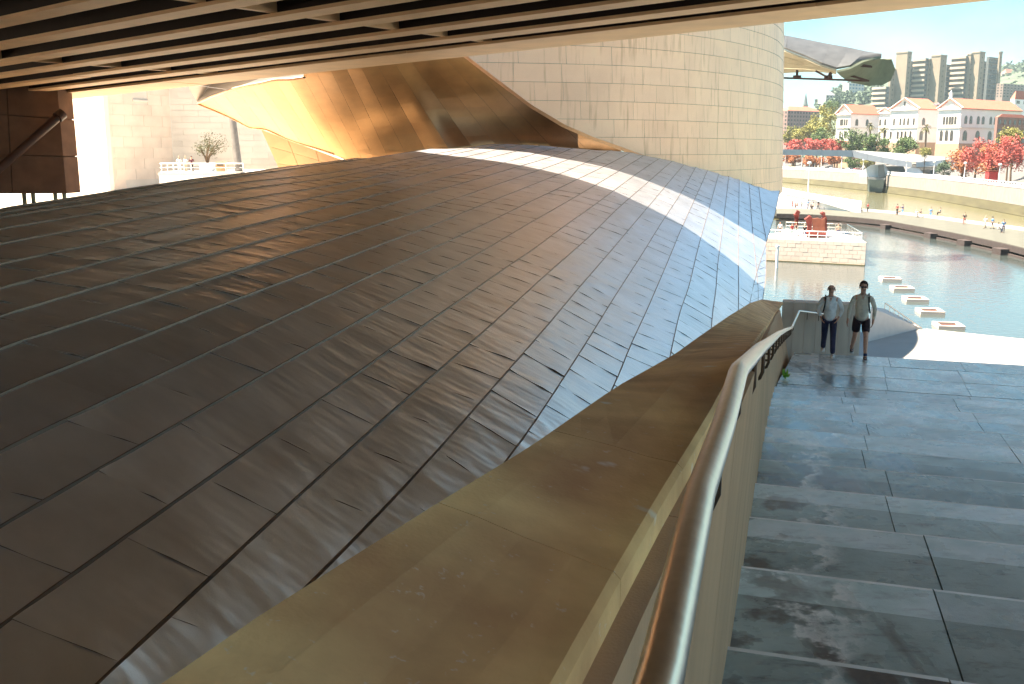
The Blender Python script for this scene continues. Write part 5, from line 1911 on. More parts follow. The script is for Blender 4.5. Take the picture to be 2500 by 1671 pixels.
for f in (0, .2, .4, .6, .8, 1.0):
    rows.append([atc(*a).lerp(atc(*b_), f) + Vector((0, 1.8 * math.sin(math.pi * f), 0)) for a, b_ in zip(lip, out_)])
m = MB()
m.sheet(rows, 0.25)
m.build('curled_tip', M_TIPM, can)
for a, b_, r_ in (((1860, 189, 90), (2122, 198, 88), .22), ((1992, 174, 90), (2018, 188, 89), .2), ((2046, 176, 88), (2120, 198, 88), .22), ((2028, 178, 89), (2024, 190, 89), .3), ((1946, 174, 91), (1946, 190, 90), .3),
                  ((2080, 160, 86.0), (2128, 164, 86.9), .18), ((2090, 156, 85.8), (2126, 162, 86.9), .14)):
    m = MB(); m.bar(atc(*a), atc(*b_), r_, r_); m.build('truss_bar', M_LIPDK, can)
for x in (1946, 2022):
    m = MB(); m.obox(atc(x, 189, 89.4), (.45, 0, 0), (0, .25, 0), (0, 0, .22)); m.build('truss_node', M_LIPDK, can)

# ------------------------------------------------------------------ hills
rows = []
prof_h = [(-250, 1010), (150, 1010), (420, 985), (520, 900), (600, 850), (700, 800), (860, 770), (1000, 745), (1400, 720), (1900, 690), (2050, 668), (2150, 640), (2300, 600), (2700, 560), (3500, 560)]
HX = np.linspace(-250, 3500, 60)
rh = random.Random(3)
top_ = []
for x in HX:
    y = float(np.interp(x, [q[0] for q in prof_h], [q[1] for q in prof_h])) + rh.uniform(-6, 6)
    top_.append(at(*c1(x, y), 1500))
for f, zb_ in ((0, None), (.35, .72), (.7, .38), (1.0, 0.0)):
    r_ = []
    for p in top_:
        base = Vector((p.x * .45, p.y * .45, 9))
        q = p.lerp(base, f)
        if zb_ is not None:
            q.z = lerp(9, p.z, zb_)
        r_.append(q)
    rows.append(r_)
m = MB()
m.smooth = True
m.sheet([[p + Vector((p.x * .5, p.y * .5, -20)) for p in top_]] + rows)
hl = m.build('hill', mat('hill_scrub', (0.06, 0.08, 0.045), rough=.95, var=.4, scale=.03, detail=8))
hl['kind'] = 'structure'

# ------------------------------------------------------------------ trees
def leaf_mat(name, c, var=0.26):
    m = mat(name, c, rough=0.75, var=var, scale=0.35, detail=6)
    return m
def crown_mesh(c, rx, ry, rz, n_, leaf, rnd, lobes=9, hollow=0.35):
    mb = MB()
    L_ = []
    for _ in range(lobes):
        while True:
            q = Vector((rnd.uniform(-1, 1), rnd.uniform(-1, 1), rnd.uniform(-1, 1)))
            if 0.2 < q.length < 0.85:
                break
        L_.append((q, rnd.uniform(0.28, 0.48)))
    for i in range(n_):
        q, r = L_[i % lobes]
        d = Vector((rnd.gauss(0, 1), rnd.gauss(0, 1), rnd.gauss(0, 1))).normalized() * r * rnd.uniform(hollow, 1.05) ** 0.6
        p = q + d
        p = c + Vector((p.x * rx, p.y * ry, p.z * rz))
        u = Vector((rnd.gauss(0, 1), rnd.gauss(0, 1), rnd.gauss(0, .6))).normalized()
        v = u.cross(Vector((rnd.gauss(0, 1), rnd.gauss(0, 1), rnd.gauss(0, 1)))).normalized()
        s = leaf * rnd.uniform(0.6, 1.3)
        mb.add([p - u * s, p - v * s * .55, p + u * s, p + v * s * .55], [(0, 1, 2, 3)])
    return mb

def tree(label, px, py, wpx, hpx, ybase, back, mcol, name='broad_tree', n_=650, grp=None, dist=None, leaf=None, ground=None):
    """px,py: middle of the crown in the survey; back: metres behind the quay edge"""
    X, Y = c1(px, py)
    if dist is None:
        b = bank_at(X, back)
        k = b.y / ray(X, Y).y
        gz = QZ + 0.3 if back < 45 else QZ + 0.4 + (back - 45) * .1
    else:
        k = dist
        b = at(X, Y, k)
        gz = ground
    c = EYE + ray(X, Y) * k
    rx, rz = wpx / 3.734 / 2 / FPX * k, hpx / 3.734 / 2 / FPX * k
    foot = Vector((c.x, c.y, min(gz, c.z - rz * .7)))
    root = thing(name, label, 'tree', foot, grp)
    rn = random.Random(int(px * 7 + py))
    m = MB()
    tr = max(.12, rx * .07)
    m.tube([foot, foot.lerp(c, .5) + Vector((rn.uniform(-.2, .2), 0, 0)), c + Vector((0, 0, rz * .2))], [tr * 1.3, tr, tr * .4], 6)
    for i in range(4):
        a = rn.uniform(0, 6.28)
        s = foot.lerp(c, .55 + .1 * i)
        m.tube([s, s + Vector((math.cos(a) * rx * .4, math.sin(a) * rx * .4, rz * .35)), s + Vector((math.cos(a) * rx * .7, math.sin(a) * rx * .7, rz * .7))], [tr * .6, tr * .35, tr * .12], 5)
    m.build('trunk', M_BARK, root)
    crown_mesh(c, rx * 1.3, rx * 1.15, rz * 1.4, n_, leaf or max(.16, rx * .085), rn, 16, 0.1).build('crown', mcol, root)
    return root
G_YEL = leaf_mat('leaf_yellow_green', (0.22, 0.21, 0.05))
G_GRN = leaf_mat('leaf_green', (0.08, 0.125, 0.035))
G_DKG = leaf_mat('leaf_dark_green', (0.06, 0.095, 0.05))
G_RED = leaf_mat('leaf_red', (0.42, 0.09, 0.07), .35)
G_ORG = leaf_mat('leaf_orange', (0.38, 0.14, 0.05), .4)
TREES = [
 ('tall mid green tree at the top of the yellow trees left of the white building', 560, 985, 100, 150, 1300, 70, G_GRN),
 ('large yellow green tree beside the left gable of the white building', 500, 1120, 220, 230, 1350, 55, G_YEL),
 ('yellow green tree in front of the right half of the brick block', 390, 1180, 170, 190, 1350, 52, G_YEL),
 ('low yellow tree beside the titanium wall in front of the brick block', 215, 1240, 160, 130, 1350, 48, G_YEL),
 ('yellow green tree between the brick block and the red tree', 310, 1215, 170, 150, 1350, 46, G_YEL),
 ('green tree hanging over the base of the left gable', 470, 1245, 180, 120, 1350, 44, G_GRN),
 ('bright red tree above the flat footbridge deck', 430, 1310, 240, 110, 1420, 34, G_RED),
 ('pale red tree at the left end of the footbridge deck', 235, 1335, 200, 80, 1420, 33, G_RED),
 ('orange red tree between the red tree and the rounded green tree', 620, 1330, 180, 90, 1420, 32, G_RED),
 ('rounded green tree before the left wing of the white building', 745, 1275, 220, 190, 1450, 36, G_GRN),
 ('wide green tree below the two palms', 960, 1320, 240, 135, 1450, 34, G_GRN),
 ('green tree with a domed crown below the middle gable', 1220, 1340, 240, 140, 1450, 34, G_GRN),
 ('small olive shrub tree left of the right gable', 1415, 1395, 110, 70, 1450, 36, G_YEL),
 ('orange tree under the left end of the footbridge deck', 220, 1450, 160, 90, 1530, 22, G_ORG),
 ('yellow orange tree under the footbridge deck by the second lamp', 400, 1455, 170, 90, 1530, 22, G_ORG),
 ('orange tree under the footbridge deck by the third lamp', 590, 1450, 160, 80, 1530, 22, G_ORG),
 ('small green tree under the bend of the footbridge deck', 760, 1470, 150, 100, 1530, 22, G_GRN),
 ('low olive tree beside the first footbridge stair', 890, 1490, 110, 70, 1530, 22, G_YEL),
 ('yellow green tree at the right edge above the red trees', 2190, 1265, 190, 140, 1450, 40, G_YEL),
 ('leftmost red tree of the quay row, orange at its foot', 1760, 1490, 200, 200, 1590, 16, G_ORG),
 ('rounded red tree second from the left in the quay row', 1880, 1440, 220, 250, 1590, 16, G_RED),
 ('red orange tree in the middle of the quay row above the kiosk', 1990, 1460, 200, 220, 1590, 14, G_ORG),
 ('tall crimson tree in the right half of the quay row', 2090, 1410, 200, 280, 1590, 16, G_RED),
 ('large red tree at the right end of the quay row', 2215, 1415, 220, 300, 1590, 15, G_RED),
 ('dark green shrub tree below the branch of the footbridge', 1590, 1530, 140, 110, 1590, 24, G_DKG),
]
for t in TREES:
    tree(t[0], t[1], t[2], t[3], t[4], t[5], t[6], t[7], grp='trees along the far bank', n_=2400)

def palm(label, px, py, wpx, ybase, dist):
    c = at(*c1(px, py), dist)
    r = wpx / 3.734 / 2 / FPX * dist
    zb = wz(c1(px, ybase), c.y) - 3
    root = thing('palm_tree', label, 'palm', Vector((c.x, c.y, zb)), 'palms before the white building')
    m = MB(); m.tube([Vector((c.x, c.y, zb)), Vector((c.x + .2, c.y, (zb + c.z) / 2)), c], [.45, .35, .32], 7); m.build('trunk', M_BARK, root)
    rn = random.Random(px)
    m = MB()
    for i in range(42):
        a, e = rn.uniform(0, 6.28), rn.uniform(-.9, 1.2)
        d = Vector((math.cos(a) * math.cos(e), math.sin(a) * math.cos(e), math.sin(e)))
        s = d.cross(Vector((0, 0, 1))).normalized() * r * .11
        q = [c + d * r * t + Vector((0, 0, -r * .55 * t * t)) for t in (0, .35, .7, 1.05)]
        for k, (a_, b_) in enumerate(zip(q[:-1], q[1:])):
            w0_, w1_ = (0.5, 1, .8, .1)[k], (0.5, 1, .8, .1)[k + 1]
            m.add([a_ - s * w0_, a_ + s * w0_, b_ + s * w1_, b_ - s * w1_], [(0, 1, 2, 3)])
    m.build('frond_crown', leaf_mat('palm_leaf', (0.09, 0.085, 0.025)), root)
palm('palm tree before the left wing of the white building', 915, 1140, 105, 1285, 405)
palm('palm tree just left of the middle gable', 1040, 1180, 100, 1270, 396)
palm('palm tree between the middle gable and the right gable', 1425, 1155, 110, 1300, 372)

# woods on the hill: one mass
m = MB()
rn = random.Random(21)
for _ in range(420):
    x = rn.choice((rn.uniform(440, 1000), rn.uniform(540, 900), rn.uniform(1950, 2400)))
    yt = float(np.interp(x, [q[0] for q in prof_h], [q[1] for q in prof_h]))
    f = rn.random() ** 1.3 * .55
    y = lerp(yt - 2, 1040, f)
    c = at(*c1(x, y), lerp(1480, 900, min(1, f * 1.4)))
    r = rn.uniform(5, 9) * (c.y / 1200)
    cm = crown_mesh(c, r, r, r * .9, 60, r * .32, rn, 5)
    o = m.add(cm.v, cm.f)
hw = m.build('hill_woods', G_DKG)
hw['kind'] = 'stuff'

# potted tree on the terrace
ft = Vector((at(507, 405, 106).x, at(507, 405, 106).y, zt + 0.95))
pt_ = thing('olive_tree', 'small twisted olive tree in the white planter on the terrace', 'tree', ft)
ctr = at(516, 356, 106)
m = MB()
rn = random.Random(4)
limbs = []
for k in range(7):
    a = k / 7 * 6.28 + .3
    e1 = ft + Vector((.25 * math.cos(a), .2 * math.sin(a), .7))
    tip_ = ctr + Vector((math.cos(a) * 1.35, math.sin(a) * .9, rn.uniform(-.3, .9)))
    mid_ = e1.lerp(tip_, .5) + Vector((rn.uniform(-.2, .2), 0, rn.uniform(-.1, .25)))
    m.tube([ft, e1, mid_, tip_], [.13, .09, .055, .02], 6)
    limbs += [e1.lerp(mid_, .6), mid_, mid_.lerp(tip_, .5), tip_]
m.build('trunk', M_BARK, pt_)
m = MB()
for i in range(1500):
    q = limbs[rn.randrange(len(limbs))]
    if q.z < ctr.z - .8 and rn.random() < .8: continue
    p = q + Vector((rn.gauss(0, .33), rn.gauss(0, .3), rn.gauss(0.05, .26)))
    u = Vector((rn.gauss(0, 1), rn.gauss(0, 1), rn.gauss(0, 1))).normalized()
    v = u.cross(Vector((rn.gauss(0, 1), rn.gauss(0, 1), rn.gauss(0, 1)))).normalized()
    s = rn.uniform(.05, .10)
    m.add([p - u * s, p - v * s * .5, p + u * s, p + v * s * .5], [(0, 1, 2, 3)])
m.build('crown', leaf_mat('olive_leaf', (0.08, 0.085, 0.03)), pt_)

# ------------------------------------------------------------------ people
def skin_mesh(name, verts, edges, radii, root, sub=1, m_=None):
    """grow one continuous surface over a jointed skeleton"""
    me = bpy.data.meshes.new(name)
    me.from_pydata([tuple(v) for v in verts], edges, [])
    o = bpy.data.objects.new(name + '_tmp', me)
    COL.objects.link(o)
    md = o.modifiers.new('s', 'SKIN')
    md.use_smooth_shade = True
    sk = me.skin_vertices[0].data
    for i, r in enumerate(radii):
        sk[i].radius = r if isinstance(r, tuple) else (r, r)
        sk[i].use_root = (i == root)
    if sub:
        ss = o.modifiers.new('u', 'SUBSURF')
        ss.levels = sub
        ss.render_levels = sub
    bpy.context.view_layer.update()
    dg_ = bpy.context.evaluated_depsgraph_get()
    out = bpy.data.meshes.new_from_object(o.evaluated_get(dg_))
    bpy.data.objects.remove(o)
    out.name = name
    for p in out.polygons:
        p.use_smooth = True
    out.materials.clear()
    if m_:
        out.materials.append(m_)
    return out

class Skel:
    def __init__(self):
        self.v, self.e, self.r, self.ix = [], [], [], {}
    def j(self, name, p, r, parent=None):
        self.ix[name] = len(self.v)
        self.v.append(Vector(p)); self.r.append(r)
        if parent is not None:
            self.e.append((self.ix[parent], self.ix[name]))
        return self
    def mesh(self, name, root, sub, m_):
        return skin_mesh(name, self.v, self.e, self.r, self.ix[root], sub, m_)

def put(me, name, parent):
    o = bpy.data.objects.new(name, me)
    COL.objects.link(o)
    o.parent = parent
    WL[o.name] = WL.get(parent.name, Vector((0, 0, 0)))
    return o

POSES = {
 'stand': dict(h=.93, lk=((.10, -.02, .50), (.11, .03, .09)), rk=((-.10, 0, .50), (-.12, .02, .09)), le=((.27, .05, 1.14), (.26, -.06, .90)), re=((-.27, .04, 1.14), (-.27, -.05, .90))),
 'walk': dict(h=.91, lk=((.10, -.16, .50), (.10, -.20, .10)), rk=((-.10, .05, .48), (-.10, .28, .14)), le=((.25, .13, 1.14), (.25, .10, .90)), re=((-.25, -.10, 1.15), (-.24, -.24, .93))),
 'sit': dict(h=.50, lk=((.12, -.42, .50), (.12, -.44, .09)), rk=((-.12, -.42, .50), (-.13, -.40, .09)), le=((.25, -.05, .72), (.14, -.30, .56)), re=((-.25, -.05, .72), (-.14, -.28, .56))),
}
M_SKIN = mat('skin', (0.48, 0.27, 0.18), rough=0.55, var=0.08, scale=20)
def simple_person(pose, shorts=False):
    """a small figure: one body mesh, with top, trousers, hair and shoes over it"""
    P_ = POSES[pose]
    h = P_['h']
    root = bpy.data.objects.new('person', None)
    COL.objects.link(root)
    WL[root.name] = Vector((0, 0, 0))
    s = Skel()
    s.j('pelvis', (0, 0, h), (.125, .095)).j('waist', (0, 0, h + .18), (.115, .085), 'pelvis').j('chest', (0, 0, h + .38), (.145, .10), 'waist').j('neck', (0, 0, h + .54), .052, 'chest')
    s.j('jaw', (0, -.02, h + .63), .068, 'neck').j('skull', (0, -.005, h + .73), .085, 'jaw').j('crown', (0, 0, h + .79), .06, 'skull')
    for sd_, k, e in ((1, P_['lk'], P_['le']), (-1, P_['rk'], P_['re'])):
        t = 'L' if sd_ > 0 else 'R'
        s.j('hip' + t, (sd_ * .09, 0, h - .04), .085, 'pelvis').j('knee' + t, k[0], .055, 'hip' + t).j('ankle' + t, k[1], .037, 'knee' + t)
        s.j('toe' + t, (k[1][0], k[1][1] - .17, max(.035, k[1][2] - .06)), .034, 'ankle' + t)
        s.j('sh' + t, (sd_ * .19, 0, h + .47), .055, 'chest').j('elbow' + t, e[0], .038, 'sh' + t).j('wrist' + t, e[1], .026, 'elbow' + t).j('hand' + t, (e[1][0], e[1][1] - .03, e[1][2] - .10), .03, 'wrist' + t)
    put(s.mesh('body', 'pelvis', 1, M_SKIN), 'body', root)
    c = Skel()
    c.j('hem', (0, 0, h - .02), (.145, .112)).j('waist', (0, 0, h + .18), (.135, .102), 'hem').j('chest', (0, 0, h + .38), (.165, .118), 'waist').j('coll', (0, 0, h + .50), .075, 'chest')
    for sd_, e in ((1, P_['le']), (-1, P_['re'])):
        t = 'L' if sd_ > 0 else 'R'
        c.j('sh' + t, (sd_ * .19, 0, h + .47), .068, 'chest').j('elbow' + t, e[0], .05, 'sh' + t)
    put(c.mesh('top', 'chest', 1, M_WHITE), 'top', root)
    b = Skel()
    b.j('pelvis', (0, 0, h + .04), (.135, .105))
    for sd_, k in ((1, P_['lk']), (-1, P_['rk'])):
        t = 'L' if sd_ > 0 else 'R'
        kn = Vector(k[0])
        hp = Vector((sd_ * .09, 0, h - .04))
        b.j('hip' + t, hp, .098, 'pelvis')
        if shorts:
            b.j('k' + t, hp.lerp(kn, .8), .082, 'hip' + t)
        else:
            b.j('k' + t, kn, .068, 'hip' + t).j('a' + t, Vector(k[1]) + Vector((0, 0, .02)), .052, 'k' + t)
    put(b.mesh('trousers', 'pelvis', 1, M_BLACK), 'trousers', root)
    hd = MB()
    hd.smooth = True
    rows = []
    for i in range(6):
        th = i / 5 * 1.75
        rows.append([Vector((.098 * math.sin(th) * math.cos(f), .02 + .105 * math.sin(th) * math.sin(f), h + .735 + .108 * math.cos(th))) + (Vector((0, .03, .02)) if i > 3 and math.sin(f) < 0 else Vector((0, 0, 0))) for f in [k / 10 * 2 * math.pi for k in range(11)]])
    hd.sheet(rows)
    put(hd.build('hair_tmp', M_BLACK).data, 'hair', root)
    bpy.data.objects.remove(bpy.data.objects['hair_tmp'])
    sh = MB()
    for k in (P_['lk'], P_['rk']):
        a = Vector(k[1])
        sh.tube([a + Vector((0, .06, -.05)), a + Vector((0, -.02, -.045)), a + Vector((0, -.20, -.058))], [.042, .05, .035], 7)
    put(sh.build('shoes_tmp', M_BLACK).data, 'shoes', root)
    bpy.data.objects.remove(bpy.data.objects['shoes_tmp'])
    return root
PROTO = {k: simple_person(k) for k in POSES}
PROTO['shorts'] = simple_person('walk', True)
used_proto = set()
def cmat(c):
    return mat('cloth_%02x%02x%02x' % tuple(int(x * 255) for x in c), c, rough=0.85, var=0.16, scale=9, bump=0.9, bscale=7, dist=0.06)
CW, CK, CR, CB, CG, CT, CO, CN = (.75, .74, .72), (.02, .02, .025), (.35, .04, .04), (.08, .25, .5), (.3, .3, .31), (.5, .38, .26), (.6, .25, .08), (.04, .05, .12)
def place_person(pose, foot, rotz, top, bottom, hair, label, group, scale=1.0):
    src = PROTO[pose]
    mats = {'top': cmat(top), 'trousers': cmat(bottom), 'hair': cmat(hair)}
    if pose in used_proto:
        o = dup(src, foot, rotz, label, group, mats)
    else:
        used_proto.add(pose)
        o = src
        o.location = foot
        o.rotation_euler = (0, 0, rotz)
        o['label'] = label
        o['group'] = group
        for ch in o.children:
            if ch.name.split('.')[0] in mats:
                ch.material_slots[0].link = 'OBJECT'
                ch.material_slots[0].material = mats[ch.name.split('.')[0]]
    o['category'] = 'person'
    o.scale = (scale, scale, scale)
    return o
GP = 'people on the riverside promenade'
PEOPLE = [  # pose, z3 px of the feet, top, bottom, hair, label
 ('sit', 110, 365, CG, CG, CK, 'person in grey sitting at the far left end of the promenade crowd'),
 ('stand', 205, 270, CG, CK, CK, 'person in grey standing highest on the ramp at the left of the promenade'),
 ('walk', 268, 380, CR, CR, CK, 'person all in red walking at the left of the promenade crowd'),
 ('stand', 328, 375, CK, CR, CK, 'person in a black top and red trousers standing beside the red walker'),
 ('sit', 360, 380, CR, CK, CK, 'person in a red top sitting beside the black topped person on the promenade'),
 ('stand', 440, 385, CG, CG, CK, 'person in grey standing under a red parasol shape on the promenade'),
 ('walk', 560, 395, CB, CN, CK, 'person in a blue top walking at the foot of the tall white lamp post'),
 ('sit', 618, 395, CG, CK, CT, 'first of two people sitting side by side right of the white lamp post'),
 ('sit', 665, 395, CT, CK, CK, 'second of two people sitting side by side right of the white lamp post'),
 ('walk', 760, 400, CK, CK, CK, 'person all in black walking in the middle of the promenade'),
 ('stand', 880, 405, CW, CG, CT, 'person in a white top and grey trousers standing on the promenade'),
 ('stand', 928, 405, CT, CW, CK, 'person in a tan top and white trousers standing on the promenade'),
 ('stand', 1045, 408, CO, CT, CK, 'person in an orange top standing by the lower end of the white ramp'),
 ('sit', 1145, 410, CR, CK, CK, 'person in a dark red top sitting at the lower end of the white ramp'),
 ('sit', 1555, 440, CK, CN, CK, 'person in black sitting alone just past the end of the ramp railing'),
 ('stand', 1705, 455, CR, CK, CK, 'person in dark red standing alone past the end of the ramp railing'),
]
for i, (ps_, x, y, tp, bt, hr, lb) in enumerate(PEOPLE):
    place_person(ps_, atz(*z3(x, y), 2.2), R.uniform(-2.5, 2.5), tp, bt, hr, lb, GP, 1.05)
GW = 'people on the curved walkway'
WALKERS = [
 ('stand', 1172, 695, CR, CK, CK, 'person in a dark red top standing leftmost of three on the walkway kerb'),
 ('sit', 1197, 700, CT, CK, CK, 'person in a tan top sitting in the middle of three on the walkway'),
 ('stand', 1222, 698, CN, CB, CK, 'person in a navy top standing rightmost of three on the walkway'),
 ('sit', 1350, 722, CW, CW, CT, 'person all in white sitting on the walkway left of the dark haired sitter'),
 ('sit', 1388, 722, CK, CW, CK, 'person in a black top and white trousers sitting on the walkway'),
 ('walk', 1480, 728, CB, CB, CK, 'person all in bright blue walking on the walkway'),
 ('sit', 1570, 705, CG, CK, CK, 'person in grey crouched on the kerb right of the blue walker'),
 ('stand', 1792, 790, CK, CR, CK, 'person in a black top and dark red trousers alone on the walkway'),
 ('walk', 1985, 825, CW, CT, CT, 'person in a white shirt walking towards the right part of the walkway'),
 ('shorts', 2050, 830, CB, CK, CK, 'person in a blue top and black shorts on the walkway'),
 ('sit', 2105, 862, CW, CG, CK, 'person in a white top sitting low on the right part of the walkway'),
 ('stand', 2152, 866, CB, CN, CK, 'person in blue and navy standing rightmost on the walkway'),
]
for ps_, x, y, tp, bt, hr, lb in WALKERS:
    place_person(ps_, atz(*c2(x, y), 2.2), R.uniform(-2.5, 2.5), tp, bt, hr, lb, GW, 1.1)
PLAT = [
 ('stand', 28, 905, CW, CK, CK, 'person in a white top and black trousers at the left edge of the platform'),
 ('stand', 258, 935, CR, (.1, .22, .2), CK, 'person in a red top left of the pair in front of the iron pillar'),
 ('walk', 335, 915, CK, (.1, .22, .2), CT, 'person in a black jacket in front of the iron pillar sculpture'),
 ('walk', 495, 960, CK, CN, CT, 'person in a black top walking past the broad iron sculpture'),
 ('stand', 1138, 945, CT, CN, CK, 'person in a tan top with black hair standing right of the broad iron sculpture'),
]
for ps_, x, y, tp, bt, hr, lb in PLAT:
    place_person(ps_, atz(*z3(x, y), plat_z), R.uniform(-2.5, 2.5), tp, bt, hr, lb, 'people on the stone platform', 1.0)
TER = [('stand', 439, 423, CW, CW, CT, 'person all in white standing leftmost on the terrace'), ('stand', 454, 423, CW, CT, CT, 'person in a white top in the middle of three on the terrace'),
       ('stand', 469, 421, (.12, .03, .04), CK, CK, 'person in dark red and black standing rightmost of three on the terrace')]
for ps_, x, y, tp, bt, hr, lb in TER:
    p = at(x, y, 105.4)
    place_person(ps_, Vector((p.x, p.y, zt)), R.uniform(-.6, .6), tp, bt, hr, lb, 'visitors on the terrace', 0.98)

# --- the two walkers on the landing
def walker(label, foot, H, pose, hairc, topc, botc, shoec, shorts, bald, shades, strap_side, rotz):
    k = H / 1.75
    root = thing('person', label, 'person', foot, None)
    root.rotation_euler = (0, 0, rotz)
    root.scale = (k, k, k)
    P_ = pose
    h = P_['h']
    sk = mat('skin_tan', (0.60, 0.34, 0.24), rough=0.5, var=0.1, scale=25)
    s = Skel()
    s.j('pelvis', (0, 0, h), (.14, .105)).j('waist', (0, .0, h + .17), (.128, .095), 'pelvis').j('chest', (0, .01, h + .36), (.155, .11), 'waist').j('upper', (0, .015, h + .47), (.12, .085), 'chest').j('neck', (0, .0, h + .56), .054, 'upper')
    s.j('jaw', (0, -.03, h + .635), (.062, .066), 'neck').j('face', (0, -.012, h + .70), (.077, .088), 'jaw').j('brow', (0, -.004, h + .765), (.076, .09), 'face').j('crown', (0, .005, h + .815), .058, 'brow')
    s.j('nose', (0, -.118, h + .695), .013, 'face')
    for sd_ in (1, -1):
        t = 'L' if sd_ > 0 else 'R'
        kn, an = (P_['lk'] if sd_ > 0 else P_['rk'])
        el, wr = (P_['le'] if sd_ > 0 else P_['re'])
        kn, an, el, wr = Vector(kn), Vector(an), Vector(el), Vector(wr)
        hp = Vector((sd_ * .095, 0, h - .05))
        s.j('hip' + t, hp, .092, 'pelvis').j('th' + t, hp.lerp(kn, .55), .075, 'hip' + t).j('kn' + t, kn, .054, 'th' + t).j('ca' + t, kn.lerp(an, .35) + Vector((0, .02, 0)), .056, 'kn' + t).j('an' + t, an, .036, 'ca' + t)
        s.j('he' + t, an + Vector((0, .0, -.05)), .034, 'an' + t).j('to' + t, an + Vector((0, -.17, -.06)), .032, 'he' + t)
        s.j('sh' + t, (sd_ * .185, .01, h + .47), .056, 'upper').j('el' + t, el, .040, 'sh' + t).j('fo' + t, el.lerp(wr, .4), .037, 'el' + t).j('wr' + t, wr, (.026, .02), 'fo' + t)
        hd = (wr - el).normalized()
        sx = Vector((0, -1, 0))
        pm = wr + hd * .06
        s.j('pa' + t, pm, (.034, .018), 'wr' + t)
        for q, (dx, ln) in enumerate(((-.027, .07), (-.009, .08), (.009, .078), (.026, .062))):
            b0 = pm + hd * .035 + sx * dx
            s.j('f%d%s' % (q, t), b0, .0095, 'pa' + t).j('g%d%s' % (q, t), b0 + hd * ln * .55 + Vector((-sd_ * .012, 0, 0)), .0085, 'f%d%s' % (q, t)).j('h%d%s' % (q, t), b0 + hd * ln + Vector((-sd_ * .035, 0, 0)), .007, 'g%d%s' % (q, t))
        s.j('tb' + t, wr + hd * .03 + sx * .035, .011, 'wr' + t).j('tc' + t, wr + hd * .075 + sx * .05 + Vector((-sd_ * .01, 0, 0)), .009, 'tb' + t)
    put(s.mesh('body', 'pelvis', 2, sk), 'body', root)
    def ell(c, r, nu=14, nv=9, cut=None):
        mb = MB(); mb.smooth = True
        rows = []
        for i in range(nv + 1):
            th = math.pi * i / nv if cut is None else cut * i / nv
            rows.append([Vector((c[0] + r[0] * math.sin(th) * math.cos(f), c[1] + r[1] * math.sin(th) * math.sin(f), c[2] + r[2] * math.cos(th))) for f in [2 * math.pi * q / nu for q in range(nu + 1)]])
        mb.sheet(rows)
        return mb
    def addmb(mb, name, m_):
        o = mb.build(name, m_)
        me = o.data
        bpy.data.objects.remove(o)
        return put(me, name, root)
    for sd_ in (1, -1):
        addmb(ell((sd_ * .083, .0, h + .70), (.014, .028, .036)), 'ear', sk)
        addmb(ell((sd_ * .031, -.088, h + .727), (.012, .008, .009)), 'eye', M_BLACK)
    mo = MB(); mo.obox((0, -.092, h + .648), (.024, 0, 0), (0, .006, 0), (0, 0, .005)); addmb(mo, 'mouth', cmat((.25, .07, .06)))
    # hair
    hm = cmat(hairc)
    if bald:
        mb = MB(); mb.smooth = True
        rows = []
        for i in range(4):
            z = h + .695 + i * .022
            rows.append([Vector((.088 * math.cos(f), .005 + .098 * math.sin(f), z)) for f in [-.25 + (math.pi + .5) * q / 12 for q in range(13)]])
        mb.sheet(rows, .01); addmb(mb, 'hair', hm)
    else:
        mb = MB(); mb.smooth = True
        rows = []
        for i in range(8):
            th = i / 7 * 1.85
            r = []
            for q in range(17):
                f = 2 * math.pi * q / 16
                front = max(0, -math.sin(f))
                tt = min(th, lerp(1.85, 1.02, front ** .5))
                w = 1 + .05 * math.sin(5 * f + 3 * i)
                r.append(Vector((.098 * w * math.sin(tt) * math.cos(f), .005 + .110 * w * math.sin(tt) * math.sin(f), h + .745 + .115 * math.cos(tt) * (1 + .03 * math.sin(7 * f)))))
            rows.append(r)
        mb.sheet(rows); addmb(mb, 'hair', hm)
    gl = MB()
    for sd_ in (1, -1):
        if shades:
            gl.obox((sd_ * .034, -.102, h + .722), (.029, 0, 0), (0, .006, 0), (0, 0, .019))
        else:
            gl.tube([Vector((sd_ * .034 + .024 * math.cos(f), -.101, h + .722 + .019 * math.sin(f))) for f in [2 * math.pi * q / 10 for q in range(11)]], .0035, 5)
        gl.bar((sd_ * .066, -.098, h + .727), (sd_ * .088, .01, h + .725), .005, .006)
    gl.bar((-.012, -.104, h + .727), (.012, -.104, h + .727), .006, .006)
    addmb(gl, 'sunglasses' if shades else 'glasses', M_BLACK)
    # shirt with long sleeves
    c = Skel()
    c.j('hem', (0, 0, h - .10), (.172, .130)).j('low', (0, 0, h + .02), (.160, .122), 'hem').j('waist', (0, 0, h + .18), (.150, .115), 'low').j('chest', (0, .01, h + .37), (.172, .128), 'waist').j('upper', (0, .015, h + .475), (.130, .095), 'chest').j('coll', (0, .005, h + .53), .068, 'upper')
    for sd_ in (1, -1):
        t = 'L' if sd_ > 0 else 'R'
        el, wr = (P_['le'] if sd_ > 0 else P_['re'])
        el, wr = Vector(el), Vector(wr)
        c.j('sh' + t, (sd_ * .178, .01, h + .468), .064, 'upper').j('ua' + t, Vector((sd_ * .19, .01, h + .47)).lerp(el, .5), .056, 'sh' + t).j('el' + t, el, .051, 'ua' + t).j('fo' + t, el.lerp(wr, .55), .045, 'el' + t).j('cu' + t, el.lerp(wr, .93), .038, 'fo' + t)
    put(c.mesh('shirt', 'chest', 2, cmat(topc)), 'shirt', root)
    # open collar
    cl = MB()
    for sd_ in (1, -1):
        cl.add([(sd_ * .062, -.045, h + .565), (sd_ * .085, -.06, h + .52), (sd_ * .018, -.128, h + .43), (sd_ * .012, -.118, h + .455)], [(0, 1, 2, 3)])
